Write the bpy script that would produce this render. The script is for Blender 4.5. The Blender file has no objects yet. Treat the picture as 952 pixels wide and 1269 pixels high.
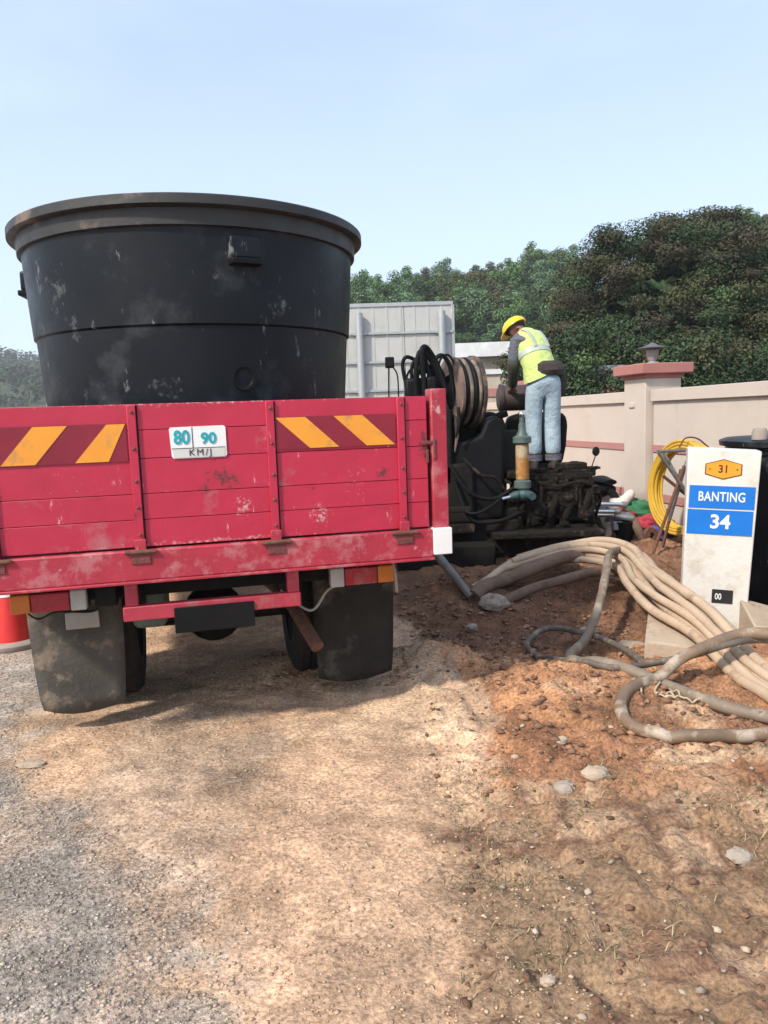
import bpy, bmesh, math, random
import numpy as np
from mathutils import Vector, Matrix

random.seed(7)
rng = np.random.default_rng(11)
R = math.radians
scene = bpy.context.scene
C = scene.collection

# ------------------------------------------------------------------ camera
PITCH, ROLL = 7.0, -2.0
cam = bpy.data.cameras.new("camera")
cam.sensor_fit = 'VERTICAL'
cam.sensor_height = 36.0
cam.lens = 36.0 * 953.0 / 1269.0
cam.clip_start = 0.05
cam.clip_end = 3000
cam_ob = bpy.data.objects.new("camera", cam)
C.objects.link(cam_ob)
cam_ob.matrix_world = Matrix.Translation((0, 0, 1.4)) @ Matrix.Rotation(R(90 - PITCH), 4, 'X') @ Matrix.Rotation(R(ROLL), 4, 'Z')
scene.camera = cam_ob

# ------------------------------------------------------------------ light
SUN_EL = 42.0
SUN_DIR = Vector((-0.72, -0.694, 0)).normalized()          # towards the sun, behind the photographer's left shoulder
world = bpy.data.worlds.new("World")
scene.world = world
world.use_nodes = True
wn, wl = world.node_tree.nodes, world.node_tree.links
bg = wn["Background"]
sky = wn.new("ShaderNodeTexSky")
sky.sky_type = 'NISHITA'
sky.sun_disc = False
sky.sun_elevation = R(SUN_EL)
sky.sun_rotation = math.atan2(SUN_DIR.x, SUN_DIR.y)
sky.air_density = 1.0
sky.dust_density = 3.0
sky.ozone_density = 2.0
tc = wn.new("ShaderNodeTexCoord")
mp = wn.new("ShaderNodeMapping")
mp.inputs['Scale'].default_value = (1.0, 1.0, 3.2)
no = wn.new("ShaderNodeTexNoise")
no.inputs['Scale'].default_value = 1.7
no.inputs['Detail'].default_value = 5
no.inputs['Roughness'].default_value = 0.55
rp = wn.new("ShaderNodeValToRGB")
rp.color_ramp.elements[0].position = 0.38
rp.color_ramp.elements[1].position = 0.78
rp.color_ramp.elements[0].color = (0.5, 0.5, 0.5, 1)
rp.color_ramp.elements[1].color = (0.72, 0.72, 0.72, 1)
mx = wn.new("ShaderNodeMixRGB")
mx.inputs['Color2'].default_value = (4.1, 5.0, 6.25, 1)      # thin high cloud veil
wl.new(tc.outputs['Generated'], mp.inputs['Vector'])
wl.new(mp.outputs['Vector'], no.inputs['Vector'])
wl.new(no.outputs['Fac'], rp.inputs['Fac'])
sx = wn.new("ShaderNodeSeparateXYZ")
wl.new(tc.outputs['Generated'], sx.inputs['Vector'])
hm_ = wn.new("ShaderNodeMapRange")
hm_.inputs['From Min'].default_value = 0.0
hm_.inputs['From Max'].default_value = 0.45
hm_.inputs['To Min'].default_value = 0.97
hm_.inputs['To Max'].default_value = 0.45
wl.new(sx.outputs['Z'], hm_.inputs['Value'])
mxx = wn.new("ShaderNodeMath")
mxx.operation = 'MAXIMUM'
wl.new(hm_.outputs['Result'], mxx.inputs[0])
wl.new(rp.outputs['Color'], mxx.inputs[1])
wl.new(mxx.outputs[0], mx.inputs['Fac'])
wl.new(sky.outputs['Color'], mx.inputs['Color1'])
wl.new(mx.outputs['Color'], bg.inputs['Color'])
bg.inputs['Strength'].default_value = 0.12

sl = bpy.data.lights.new("sun", 'SUN')
sl.energy = 2.6
sl.angle = R(4.0)
sl.color = (1.0, 0.92, 0.81)
so = bpy.data.objects.new("sun", sl)
C.objects.link(so)
sv = Vector((SUN_DIR.x * math.cos(R(SUN_EL)), SUN_DIR.y * math.cos(R(SUN_EL)), math.sin(R(SUN_EL))))
so.rotation_euler = sv.to_track_quat('Z', 'Y').to_euler()
so.location = sv * 30
vs = scene.view_settings
vs.view_transform = 'Standard'
vs.look = 'None'
vs.exposure = 0.86
vs.gamma = 1.0
vs.use_curve_mapping = False
scene.cycles.max_bounces = 6
scene.cycles.volume_bounces = 0

# ------------------------------------------------------------------ helpers
def vn2(x, y, s):
    """value noise in numpy"""
    def h(i, j):
        a = np.sin(i * 127.1 + j * 311.7 + s * 74.7) * 43758.5453
        return a - np.floor(a)
    xi, yi = np.floor(x), np.floor(y)
    u, v = x - xi, y - yi
    u, v = u * u * (3 - 2 * u), v * v * (3 - 2 * v)
    return (h(xi, yi) * (1 - u) + h(xi + 1, yi) * u) * (1 - v) + (h(xi, yi + 1) * (1 - u) + h(xi + 1, yi + 1) * u) * v

def fbm(x, y, s=0, o=4):
    t, a, n = 0, 1.0, 0
    for k in range(o):
        t = t + a * vn2(x * 2 ** k, y * 2 ** k, s + k)
        n += a
        a *= 0.5
    return t / n

def sstep(a, b, x):
    t = np.clip((x - a) / (b - a), 0, 1)
    return t * t * (3 - 2 * t)

class MB:
    def __init__(s):
        s.v, s.f = [], []
    def add(s, vs_, fs_):
        o = len(s.v)
        s.v += [tuple(p) for p in vs_]
        s.f += [tuple(i + o for i in f) for f in fs_]
        return s
    def box(s, c, d, rot=None):
        c = Vector(c)
        ps = []
        for sx in (-.5, .5):
            for sy in (-.5, .5):
                for sz in (-.5, .5):
                    p = Vector((sx * d[0], sy * d[1], sz * d[2]))
                    if rot is not None:
                        p = rot @ p
                    ps.append(c + p)
        return s.add(ps, [(0, 1, 3, 2), (4, 6, 7, 5), (0, 4, 5, 1), (2, 3, 7, 6), (0, 2, 6, 4), (1, 5, 7, 3)])
    def bar(s, p0, p1, w, d):
        p0, p1 = Vector(p0), Vector(p1)
        q = (p1 - p0).to_track_quat('Z', 'Y').to_matrix()
        return s.box((p0 + p1) / 2, (w, d, (p1 - p0).length), q)
    def prism(s, poly, y0, y1, fr=None):
        """polygon in x,z extruded along y"""
        n = len(poly)
        ps = [Vector((p[0], y0, p[1])) for p in poly] + [Vector((p[0], y1, p[1])) for p in poly]
        if fr is not None:
            ps = [fr @ p for p in ps]
        fs = [tuple(range(n)), tuple(range(2 * n - 1, n - 1, -1))] + [(i, i + n, (i + 1) % n + n, (i + 1) % n) for i in range(n)]
        return s.add(ps, fs)
    def tube(s, path, r, n=10, closed=False, flat=1.0, up=None):
        P = [Vector(p) for p in path]
        m = len(P)
        rr = r if hasattr(r, '__len__') else [r] * m
        T = []
        for i in range(m):
            a = P[(i - 1) % m] if (closed or i > 0) else P[i]
            b = P[(i + 1) % m] if (closed or i < m - 1) else P[i]
            t = b - a
            T.append(t.normalized() if t.length > 1e-9 else Vector((0, 0, 1)))
        N = Vector(up) if up else T[0].orthogonal()
        N = (N - T[0] * N.dot(T[0])).normalized()
        ps = []
        for i in range(m):
            if i:
                N = (N - T[i] * N.dot(T[i]))
                N = N.normalized() if N.length > 1e-6 else T[i].orthogonal().normalized()
            B = T[i].cross(N)
            for k in range(n):
                a = 2 * math.pi * k / n
                ps.append(P[i] + N * (math.cos(a) * rr[i]) + B * (math.sin(a) * rr[i] * flat))
        fs = []
        for i in range(m if closed else m - 1):
            j = (i + 1) % m
            for k in range(n):
                l = (k + 1) % n
                fs.append((i * n + k, i * n + l, j * n + l, j * n + k))
        if not closed:
            fs += [tuple(range(n - 1, -1, -1)), tuple((m - 1) * n + k for k in range(n))]
        return s.add(ps, fs)
    def cyl(s, p0, p1, r0, r1=None, n=16):
        return s.tube([p0, p1], [r0, r0 if r1 is None else r1], n)
    def lathe(s, prof, n=32, fr=None):
        """(r,z) profile about z"""
        ps, fs = [], []
        m = len(prof)
        for r, z in prof:
            for k in range(n):
                a = 2 * math.pi * k / n
                p = Vector((max(r, 1e-4) * math.cos(a), max(r, 1e-4) * math.sin(a), z))
                ps.append(fr @ p if fr is not None else p)
        for i in range(m - 1):
            for k in range(n):
                l = (k + 1) % n
                fs.append((i * n + k, i * n + l, (i + 1) * n + l, (i + 1) * n + k))
        return s.add(ps, fs)
    def loft(s, rings, n=16):
        """rings: (centre, u, v) half-axis vectors"""
        ps, fs = [], []
        for c, u, v in rings:
            c, u, v = Vector(c), Vector(u), Vector(v)
            for k in range(n):
                a = 2 * math.pi * k / n
                ps.append(c + u * math.cos(a) + v * math.sin(a))
        m = len(rings)
        for i in range(m - 1):
            for k in range(n):
                l = (k + 1) % n
                fs.append((i * n + k, i * n + l, (i + 1) * n + l, (i + 1) * n + k))
        fs += [tuple(range(n - 1, -1, -1)), tuple((m - 1) * n + k for k in range(n))]
        return s.add(ps, fs)
    def ball(s, c, r, n=12, m=8, sq=(1, 1, 1), jit=0.0):
        prof = [(math.sin(math.pi * i / m), -math.cos(math.pi * i / m)) for i in range(m + 1)]
        o = len(s.v)
        s.lathe(prof, n)
        for i in range(o, len(s.v)):
            p = s.v[i]
            k = 1.0
            if jit:
                k = 1 + jit * (2 * float(fbm(np.array(p[0] * 1.7 + p[2] * 2.1 + c[0] * 9), np.array(p[1] * 1.9 - p[2] * 1.3 + c[1] * 7), 5, 3)) - 1) * 2
            s.v[i] = (c[0] + p[0] * r * sq[0] * k, c[1] + p[1] * r * sq[1] * k, c[2] + p[2] * r * sq[2] * k)
        return s
    def build(s, name, m, parent=None, loc=None, rot=None, smooth=35, bev=0.0, seg=2):
        me = bpy.data.meshes.new(name)
        vs_ = s.v
        if loc is not None and parent is None:
            vs_ = [(p[0] - loc[0], p[1] - loc[1], p[2] - loc[2]) for p in s.v]
        me.from_pydata(vs_, [], s.f)
        bm = bmesh.new()
        bm.from_mesh(me)
        bmesh.ops.remove_doubles(bm, verts=bm.verts, dist=1e-5)
        bmesh.ops.recalc_face_normals(bm, faces=bm.faces)
        bm.to_mesh(me)
        bm.free()
        if smooth:
            me.polygons.foreach_set('use_smooth', [True] * len(me.polygons))
            me.set_sharp_from_angle(angle=R(smooth))
        me.materials.append(m)
        o = bpy.data.objects.new(name, me)
        C.objects.link(o)
        if parent is not None:
            o.parent = parent
        if loc is not None:
            o.location = loc
        if rot is not None:
            o.rotation_euler = rot
        if bev:
            b = o.modifiers.new('bevel', 'BEVEL')
            b.width = bev
            b.segments = seg
            b.limit_method = 'ANGLE'
            b.angle_limit = R(40)
        return o

def thing(name, label, cat, loc=(0, 0, 0), rz=0.0, group=None):
    o = bpy.data.objects.new(name, None)
    o.empty_display_size = 0.2
    C.objects.link(o)
    o.location = loc
    o.rotation_euler = (0, 0, rz)
    return tag(o, label, cat, group)

def tag(o, label, cat, group=None):
    o['label'] = label
    o['category'] = cat
    if group:
        o['group'] = group
    return o

def kind(o, k):
    o['kind'] = k
    return o

def bez(pts, n=12, closed=False):
    """Catmull-Rom through points"""
    P = [Vector(p) for p in pts]
    m = len(P)
    out = []
    for i in range(m if closed else m - 1):
        p0 = P[(i - 1) % m] if (closed or i > 0) else P[0] * 2 - P[1]
        p1, p2 = P[i], P[(i + 1) % m]
        p3 = P[(i + 2) % m] if (closed or i + 2 < m) else P[-1] * 2 - P[-2]
        for k in range(n):
            t = k / n
            out.append(0.5 * ((2 * p1) + (p2 - p0) * t + (2 * p0 - 5 * p1 + 4 * p2 - p3) * t * t + (3 * p1 - p0 - 3 * p2 + p3) * t ** 3))
    if not closed:
        out.append(P[-1])
    return out

def skin(name, verts, edges, radii, m, parent, sub=2):
    me = bpy.data.meshes.new(name)
    me.from_pydata(verts, edges, [])
    o = bpy.data.objects.new(name, me)
    C.objects.link(o)
    md = o.modifiers.new('skin', 'SKIN')
    md.use_smooth_shade = True
    for i, r in enumerate(radii):
        sv_ = me.skin_vertices[0].data[i]
        sv_.radius = r if hasattr(r, '__len__') else (r, r)
        sv_.use_root = (i == 0)
    sd = o.modifiers.new('sub', 'SUBSURF')
    sd.levels = sd.render_levels = sub
    dg = bpy.context.evaluated_depsgraph_get()
    me2 = bpy.data.meshes.new_from_object(o.evaluated_get(dg))
    o.modifiers.clear()
    o.data = me2
    me2.materials.clear()
    me2.materials.append(m)
    me2.polygons.foreach_set('use_smooth', [True] * len(me2.polygons))
    o.parent = parent
    return o

def text(s_, size, m, parent, loc, rot=(R(90), 0, 0), name='lettering', xs=1.0, bold=0.0, ext=0.0008, sp=1.0):
    cu = bpy.data.curves.new(name, 'FONT')
    cu.body = s_
    cu.size = size
    cu.align_x = 'CENTER'
    cu.align_y = 'CENTER'
    cu.extrude = ext
    cu.offset = bold
    cu.resolution_u = 4
    cu.space_character = sp
    t = bpy.data.objects.new(name, cu)
    C.objects.link(t)
    dg = bpy.context.evaluated_depsgraph_get()
    me = bpy.data.meshes.new_from_object(t.evaluated_get(dg))
    bpy.data.objects.remove(t)
    for v in me.vertices:
        v.co.x *= xs
    me.materials.clear()
    me.materials.append(m)
    o = bpy.data.objects.new(name, me)
    C.objects.link(o)
    o.parent = parent
    o.location = loc
    o.rotation_euler = rot
    return o

def raw_mesh(name, verts, faces, m, attr=None, smooth=False):
    """numpy quads to an object; attr: per-face colour"""
    me = bpy.data.meshes.new(name)
    nv, nf = len(verts), len(faces)
    k = faces.shape[1]
    me.vertices.add(nv)
    me.vertices.foreach_set('co', verts.astype(np.float32).ravel())
    me.loops.add(nf * k)
    me.loops.foreach_set('vertex_index', faces.astype(np.int32).ravel())
    me.polygons.add(nf)
    me.polygons.foreach_set('loop_start', np.arange(0, nf * k, k, dtype=np.int32))
    me.update(calc_edges=True)
    me.validate()
    if attr is not None:
        dom = 'FACE' if len(attr) == nf else 'POINT'
        a = me.attributes.new('tint', 'FLOAT_COLOR', dom)
        a.data.foreach_set('color', np.concatenate([attr, np.ones((len(attr), 1))], 1).astype(np.float32).ravel())
    if smooth:
        me.polygons.foreach_set('use_smooth', [True] * nf)
    me.materials.append(m)
    o = bpy.data.objects.new(name, me)
    C.objects.link(o)
    return o

# ------------------------------------------------------------------ materials
def mat(name, c1, c2=None, scale=6.0, rough=0.6, metal=0.0, bump=0.15, bscale=60.0, spec=0.5,
        dirt=None, damt=0.5, dscale=4.0, scr=None, samt=0.3, sscale=(3, 3, 14), attr=None, rvar=0.1, avar=0.25, trans=0.0, bdist=0.02):
    m = bpy.data.materials.new(name)
    m.use_nodes = True
    n, l = m.node_tree.nodes, m.node_tree.links
    b = n['Principled BSDF']
    b.inputs['Metallic'].default_value = metal
    b.inputs['Specular IOR Level'].default_value = spec
    tcn = n.new('ShaderNodeTexCoord')
    oi = n.new('ShaderNodeObjectInfo')
    ad = n.new('ShaderNodeVectorMath')
    ad.operation = 'MULTIPLY_ADD'
    ad.inputs[1].default_value = (37.0, 17.0, 29.0)
    l.new(oi.outputs['Random'], ad.inputs[0])
    l.new(tcn.outputs['Object'], ad.inputs[2])
    vec = ad.outputs[0]
    def noise(sc, det=5, ro=0.6, vmul=None):
        x = n.new('ShaderNodeTexNoise')
        x.inputs['Scale'].default_value = sc
        x.inputs['Detail'].default_value = det
        x.inputs['Roughness'].default_value = ro
        if vmul:
            mpn = n.new('ShaderNodeMapping')
            mpn.inputs['Scale'].default_value = vmul
            l.new(vec, mpn.inputs['Vector'])
            l.new(mpn.outputs['Vector'], x.inputs['Vector'])
        else:
            l.new(vec, x.inputs['Vector'])
        return x.outputs['Fac']
    def mix(f, a, c):
        x = n.new('ShaderNodeMixRGB')
        l.new(f, x.inputs['Fac'])
        for i, q in ((1, a), (2, c)):
            if isinstance(q, tuple):
                x.inputs[i].default_value = (*q, 1)
            else:
                l.new(q, x.inputs[i])
        return x.outputs['Color']
    def ramp(f, lo, hi, top=1.0):
        x = n.new('ShaderNodeMapRange')
        x.inputs['From Min'].default_value = lo
        x.inputs['From Max'].default_value = hi
        x.inputs['To Max'].default_value = top
        l.new(f, x.inputs['Value'])
        return x.outputs['Result']
    nz = noise(scale)
    c2 = c2 or tuple(v * 0.75 for v in c1)
    if attr:
        at = n.new('ShaderNodeAttribute')
        at.attribute_name = attr
        g = n.new('ShaderNodeMixRGB')
        g.blend_type = 'MULTIPLY'
        g.inputs['Fac'].default_value = 1.0
        l.new(at.outputs['Color'], g.inputs[1])
        l.new(mix(ramp(nz, 0.3, 0.7), (1 + avar,) * 3, (1 - avar,) * 3), g.inputs[2])
        col = g.outputs['Color']
    else:
        col = mix(ramp(nz, 0.3, 0.7), c1, c2)
    if dirt:
        col = mix(ramp(noise(dscale, 8, 0.65), 0.68 - 0.28 * damt, 0.79 - 0.28 * damt, 0.9), col, dirt)
    if scr:
        col = mix(ramp(noise(1.0, 6, 0.7, sscale), 0.72 - 0.2 * samt, 0.775 - 0.2 * samt, 0.85), col, scr)
    l.new(col, b.inputs['Base Color'])
    l.new(ramp(noise(scale * 1.7), 0.3, 0.7), n.new('ShaderNodeMath').inputs[0])
    mm = n[-1] if False else [q for q in n if q.bl_idname == 'ShaderNodeMath'][-1]
    mm.operation = 'MULTIPLY_ADD'
    mm.inputs[1].default_value = rvar * 2
    mm.inputs[2].default_value = max(rough - rvar, 0.03)
    l.new(mm.outputs[0], b.inputs['Roughness'])
    if bump:
        bp = n.new('ShaderNodeBump')
        bp.inputs['Strength'].default_value = bump
        bp.inputs['Distance'].default_value = bdist
        l.new(noise(bscale, 6, 0.65), bp.inputs['Height'])
        l.new(bp.outputs['Normal'], b.inputs['Normal'])
    return m

RED = mat('red_paint', (0.47, 0.022, 0.058), (0.40, 0.018, 0.046), 5, 0.42, bump=0.3, bscale=7, bdist=0.012, dirt=(0.380, 0.13, 0.14), damt=0.30, dscale=3.5, scr=(0.62, 0.30, 0.31), samt=0.34, sscale=(26, 26, 7))
def patches(m, plist, col_, edge=None, ns=38.0):
    """worn or rusted places on a painted surface, at given spots of the object"""
    n, l = m.node_tree.nodes, m.node_tree.links
    b = n['Principled BSDF']
    src = b.inputs['Base Color'].links[0].from_socket
    tcn = n.new('ShaderNodeTexCoord')
    nz = n.new('ShaderNodeTexNoise')
    nz.inputs['Scale'].default_value = ns
    nz.inputs['Detail'].default_value = 6
    nz.inputs['Roughness'].default_value = 0.7
    l.new(tcn.outputs['Object'], nz.inputs['Vector'])
    acc = None
    for cx, cz, rx, rz, amt in plist:
        mpn = n.new('ShaderNodeMapping')
        mpn.inputs['Location'].default_value = (-cx / rx, 0, -cz / rz)
        mpn.inputs['Scale'].default_value = (1 / rx, 0.0, 1 / rz)
        l.new(tcn.outputs['Object'], mpn.inputs['Vector'])
        ln = n.new('ShaderNodeVectorMath')
        ln.operation = 'LENGTH'
        l.new(mpn.outputs['Vector'], ln.inputs[0])
        mr = n.new('ShaderNodeMapRange')
        mr.inputs['From Min'].default_value = 1.0
        mr.inputs['From Max'].default_value = 0.0
        mr.inputs['To Max'].default_value = amt
        l.new(ln.outputs['Value'], mr.inputs['Value'])
        if acc is None:
            acc = mr.outputs['Result']
        else:
            ma = n.new('ShaderNodeMath')
            ma.operation = 'MAXIMUM'
            l.new(acc, ma.inputs[0])
            l.new(mr.outputs['Result'], ma.inputs[1])
            acc = ma.outputs[0]
    ad = n.new('ShaderNodeMath')
    ad.operation = 'ADD'
    l.new(acc, ad.inputs[0])
    l.new(nz.outputs['Fac'], ad.inputs[1])
    mr = n.new('ShaderNodeMapRange')
    mr.inputs['From Min'].default_value = 0.78
    mr.inputs['From Max'].default_value = 0.90
    mr.inputs['To Max'].default_value = 0.9
    l.new(ad.outputs[0], mr.inputs['Value'])
    mxn = n.new('ShaderNodeMixRGB')
    l.new(mr.outputs['Result'], mxn.inputs['Fac'])
    l.new(src, mxn.inputs[1])
    mxn.inputs[2].default_value = (*col_, 1)
    l.new(mxn.outputs['Color'], b.inputs['Base Color'])
patches(RED, [(0.0, 1.49, 1.4, 0.035, 0.36), (-0.04, 0.92, 1.3, 0.03, 0.33), (0.45, 1.0, 0.12, 0.12, 0.36), (0.13, 1.05, 0.08, 0.12, 0.36), (-0.55, 1.18, 0.35, 0.25, 0.20), (0.6, 1.15, 0.35, 0.25, 0.22)], (0.55, 0.33, 0.33), ns=60)
patches(RED, [(0.06, 1.175, 0.17, 0.085, 0.42), (0.735, 1.165, 0.06, 0.06, 0.48), (0.93, 1.27, 0.09, 0.14, 0.46), (-0.02, 1.13, 0.05, 0.05, 0.45), (0.43, 1.112, 0.04, 0.015, 0.5), (-0.30, 1.05, 0.05, 0.2, 0.30), (0.26, 1.2, 0.05, 0.3, 0.26)], (0.075, 0.028, 0.026), ns=42)
RED_W = mat('worn_red_paint', (0.41, 0.026, 0.050), (0.31, 0.018, 0.036), 6, 0.55, bump=0.15, bscale=40, dirt=(0.42, 0.13, 0.14), damt=0.65, dscale=9, scr=(0.56, 0.36, 0.34), samt=0.42, sscale=(16, 16, 12))
RED_DK = mat('deep_red_sheeting', (0.25, 0.012, 0.03), None, 5, 0.35, bump=0.03, scr=(0.36, 0.1, 0.1), samt=0.2)
ORANGE = mat('orange_sheeting', (0.80, 0.33, 0.03), (0.72, 0.28, 0.03), 6, 0.35, bump=0.03, dirt=(0.45, 0.22, 0.08), damt=0.5, dscale=9, scr=(0.7, 0.55, 0.4), samt=0.25, sscale=(30, 30, 30))
WHITE = mat('white_sticker', (0.78, 0.78, 0.76), (0.70, 0.70, 0.68), 8, 0.4, bump=0.03, dirt=(0.5, 0.42, 0.38), damt=0.15, dscale=9)
CREAMY = mat('grey_white_sticker', (0.60, 0.59, 0.55), (0.52, 0.51, 0.48), 8, 0.4, bump=0.03)
TEALINK = mat('teal_ink', (0.01, 0.27, 0.34), (0.01, 0.36, 0.42), 20, 0.5, bump=0)
INK = mat('dark_ink', (0.02, 0.03, 0.04), None, 20, 0.5, bump=0)
RUST = mat('rusty_steel', (0.10, 0.045, 0.03), (0.20, 0.09, 0.055), 30, 0.8, 0.2, bump=0.4, bscale=80)
RUSTRED = mat('rusty_red_hinge', (0.22, 0.04, 0.045), (0.10, 0.04, 0.03), 30, 0.75, bump=0.4, bscale=90)
CHASSIS = mat('chassis_black', (0.010, 0.0095, 0.009), (0.022, 0.019, 0.017), 8, 0.75, spec=0.12, bump=0.3, bscale=40)
RUBBER = mat('dusty_rubber', (0.085, 0.076, 0.064), (0.050, 0.046, 0.040), 6, 0.85, bump=0.4, bscale=40, dirt=(0.19, 0.15, 0.11), damt=0.55, dscale=9, scr=(0.28, 0.26, 0.22), samt=0.1, sscale=(20, 20, 20))
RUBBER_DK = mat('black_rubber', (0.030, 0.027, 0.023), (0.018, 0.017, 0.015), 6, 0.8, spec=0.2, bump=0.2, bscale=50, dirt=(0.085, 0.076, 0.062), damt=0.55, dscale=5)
TYRE = mat('tyre_rubber', (0.014, 0.014, 0.014), (0.03, 0.027, 0.023), 10, 0.85, spec=0.2, bump=0.3, bscale=40)
STEEL = mat('grey_steel', (0.30, 0.30, 0.30), (0.2, 0.2, 0.2), 14, 0.45, 0.7, bump=0.1)
GALV = mat('galvanised_steel', (0.42, 0.44, 0.45), (0.34, 0.36, 0.37), 8, 0.5, 0.4, bump=0.05)
CHROME = mat('chrome', (0.75, 0.75, 0.75), (0.6, 0.6, 0.6), 10, 0.18, 1.0, bump=0.02)
LENS_R = mat('red_lens', (0.36, 0.015, 0.03), (0.28, 0.012, 0.025), 12, 0.25, bump=0.05, dirt=(0.3, 0.12, 0.1), damt=0.3)
LENS_A = mat('amber_lens', (0.55, 0.16, 0.015), (0.42, 0.12, 0.02), 12, 0.25, bump=0.05, dirt=(0.3, 0.15, 0.06), damt=0.3)
LENS_W = mat('clear_lens', (0.42, 0.41, 0.37), (0.33, 0.32, 0.29), 12, 0.3, bump=0.05)
ALU = mat('dull_reflector', (0.36, 0.34, 0.30), (0.28, 0.26, 0.23), 12, 0.5, bump=0.1)
GLASS = mat('dark_glass', (0.02, 0.025, 0.03), None, 3, 0.08, bump=0)
TUB = mat('black_polythene', (0.006, 0.008, 0.011), (0.011, 0.013, 0.017), 2.2, 0.42, spec=0.22, bump=0.08, bscale=14, dirt=(0.034, 0.038, 0.043), damt=0.45, dscale=3.2, scr=(0.20, 0.205, 0.21), samt=0.45, sscale=(12, 12, 4.5), rvar=0.12)
patches(TUB, [(-0.50, 1.10, 0.20, 0.26, 0.34), (-0.42, 0.95, 0.14, 0.16, 0.30), (0.02, 0.66, 0.26, 0.14, 0.32), (-0.35, 0.62, 0.25, 0.14, 0.32), (0.55, 1.0, 0.16, 0.22, 0.30), (0.30, 1.15, 0.2, 0.1, 0.24)], (0.075, 0.08, 0.086), ns=26)
TUBRIM = mat('muddy_black_rim', (0.016, 0.016, 0.017), (0.034, 0.031, 0.029), 4, 0.55, bump=0.15, bscale=30, dirt=(0.17, 0.12, 0.085), damt=0.42, dscale=3.5)
BLACK = mat('black_plastic', (0.007, 0.007, 0.008), (0.012, 0.012, 0.012), 5, 0.5, spec=0.12, bump=0.1, bscale=40)
BLACKSOFT = mat('black_cover', (0.006, 0.006, 0.007), (0.011, 0.011, 0.012), 4, 0.6, spec=0.12, bump=0.25, bscale=12)
MUDDY = mat('muddy_machine', (0.026, 0.021, 0.017), (0.011, 0.010, 0.009), 9, 0.85, spec=0.15, bump=1.0, bscale=24, bdist=0.05, dirt=(0.085, 0.063, 0.046), damt=0.45, dscale=9)
MESHG = mat('dusty_grille', (0.04, 0.04, 0.034), (0.018, 0.018, 0.016), 40, 0.8, bump=0.6, bscale=160)
TEAL = mat('teal_paint', (0.045, 0.105, 0.11), (0.025, 0.06, 0.065), 14, 0.5, bump=0.2, dirt=(0.09, 0.07, 0.05), damt=0.45, dscale=14)
GREENGREY = mat('grey_green_paint', (0.10, 0.14, 0.12), (0.06, 0.09, 0.08), 14, 0.5, bump=0.2)
YLABEL = mat('rusty_yellow_label', (0.42, 0.20, 0.03), (0.26, 0.10, 0.025), 9, 0.55, bump=0.1, dirt=(0.42, 0.37, 0.26), damt=0.62, dscale=7)
DRUMB = mat('brown_drum', (0.06, 0.038, 0.034), (0.04, 0.028, 0.026), 8, 0.6, bump=0.15)
REELW = mat('worn_reel_wood', (0.20, 0.135, 0.11), (0.10, 0.065, 0.052), 9, 0.8, bump=0.5, bscale=30, dirt=(0.02, 0.017, 0.015), damt=0.75, dscale=5, scr=(0.30, 0.2, 0.16), samt=0.4, sscale=(30, 30, 6))
SKIN = mat('skin', (0.24, 0.115, 0.07), (0.20, 0.09, 0.055), 8, 0.55, bump=0.03)
JEANS = mat('pale_denim', (0.37, 0.47, 0.53), (0.29, 0.385, 0.45), 9, 0.9, bump=0.7, bscale=6, bdist=0.05, dirt=(0.30, 0.34, 0.36), damt=0.35, dscale=12)
SHIRT = mat('grey_shirt', (0.15, 0.155, 0.185), (0.09, 0.095, 0.12), 10, 0.85, bump=0.9, bscale=16, bdist=0.04)
SHIRTDK = mat('dark_sleeve', (0.055, 0.055, 0.045), (0.035, 0.035, 0.03), 14, 0.85, bump=0.4, bscale=30)
VEST = mat('lime_vest', (0.58, 0.68, 0.25), (0.48, 0.60, 0.17), 7, 0.75, bump=0.8, bscale=14, bdist=0.04)
VESTPALE = mat('pale_reflective_tape', (0.42, 0.46, 0.40), (0.34, 0.38, 0.32), 14, 0.5, bump=0.25, bscale=30)
HELM = mat('yellow_helmet', (0.80, 0.50, 0.015), (0.74, 0.45, 0.015), 5, 0.32, bump=0.02)
BOOT = mat('brown_boot', (0.05, 0.036, 0.03), (0.03, 0.022, 0.02), 14, 0.8, bump=0.3)
POUCH = mat('dark_pouch', (0.06, 0.045, 0.04), (0.03, 0.024, 0.022), 26, 0.9, bump=0.8, bscale=50)
HAIR = mat('black_hair', (0.012, 0.01, 0.01), None, 30, 0.7, bump=0.3)
STONE = mat('white_painted_stone', (0.66, 0.64, 0.595), (0.58, 0.555, 0.50), 5, 0.75, bump=0.2, bscale=40, dirt=(0.50, 0.45, 0.37), damt=0.50, dscale=5, scr=(0.20, 0.18, 0.15), samt=0.30, sscale=(26, 26, 18))
BLUE = mat('blue_sheeting', (0.004, 0.17, 0.60), (0.006, 0.15, 0.54), 6, 0.35, bump=0.02, scr=(0.3, 0.4, 0.6), samt=0.02)
SHIELD = mat('orange_shield', (0.78, 0.32, 0.02), (0.72, 0.29, 0.02), 6, 0.4, bump=0.02)
DKBROWN = mat('brown_ink', (0.10, 0.03, 0.01), None, 10, 0.5, bump=0)
BLKPLATE = mat('black_small_plate', (0.02, 0.02, 0.02), None, 10, 0.5, bump=0)
CONC = mat('pale_concrete', (0.44, 0.35, 0.26), (0.36, 0.28, 0.20), 7, 0.9, bump=0.4, bscale=40, dirt=(0.25, 0.16, 0.10), damt=0.35, dscale=6)
ROCKM = mat('pale_rock', (0.40, 0.34, 0.28), (0.28, 0.23, 0.18), 9, 0.9, bump=0.6, bscale=30, dirt=(0.24, 0.13, 0.08), damt=0.4, dscale=9)
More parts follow.
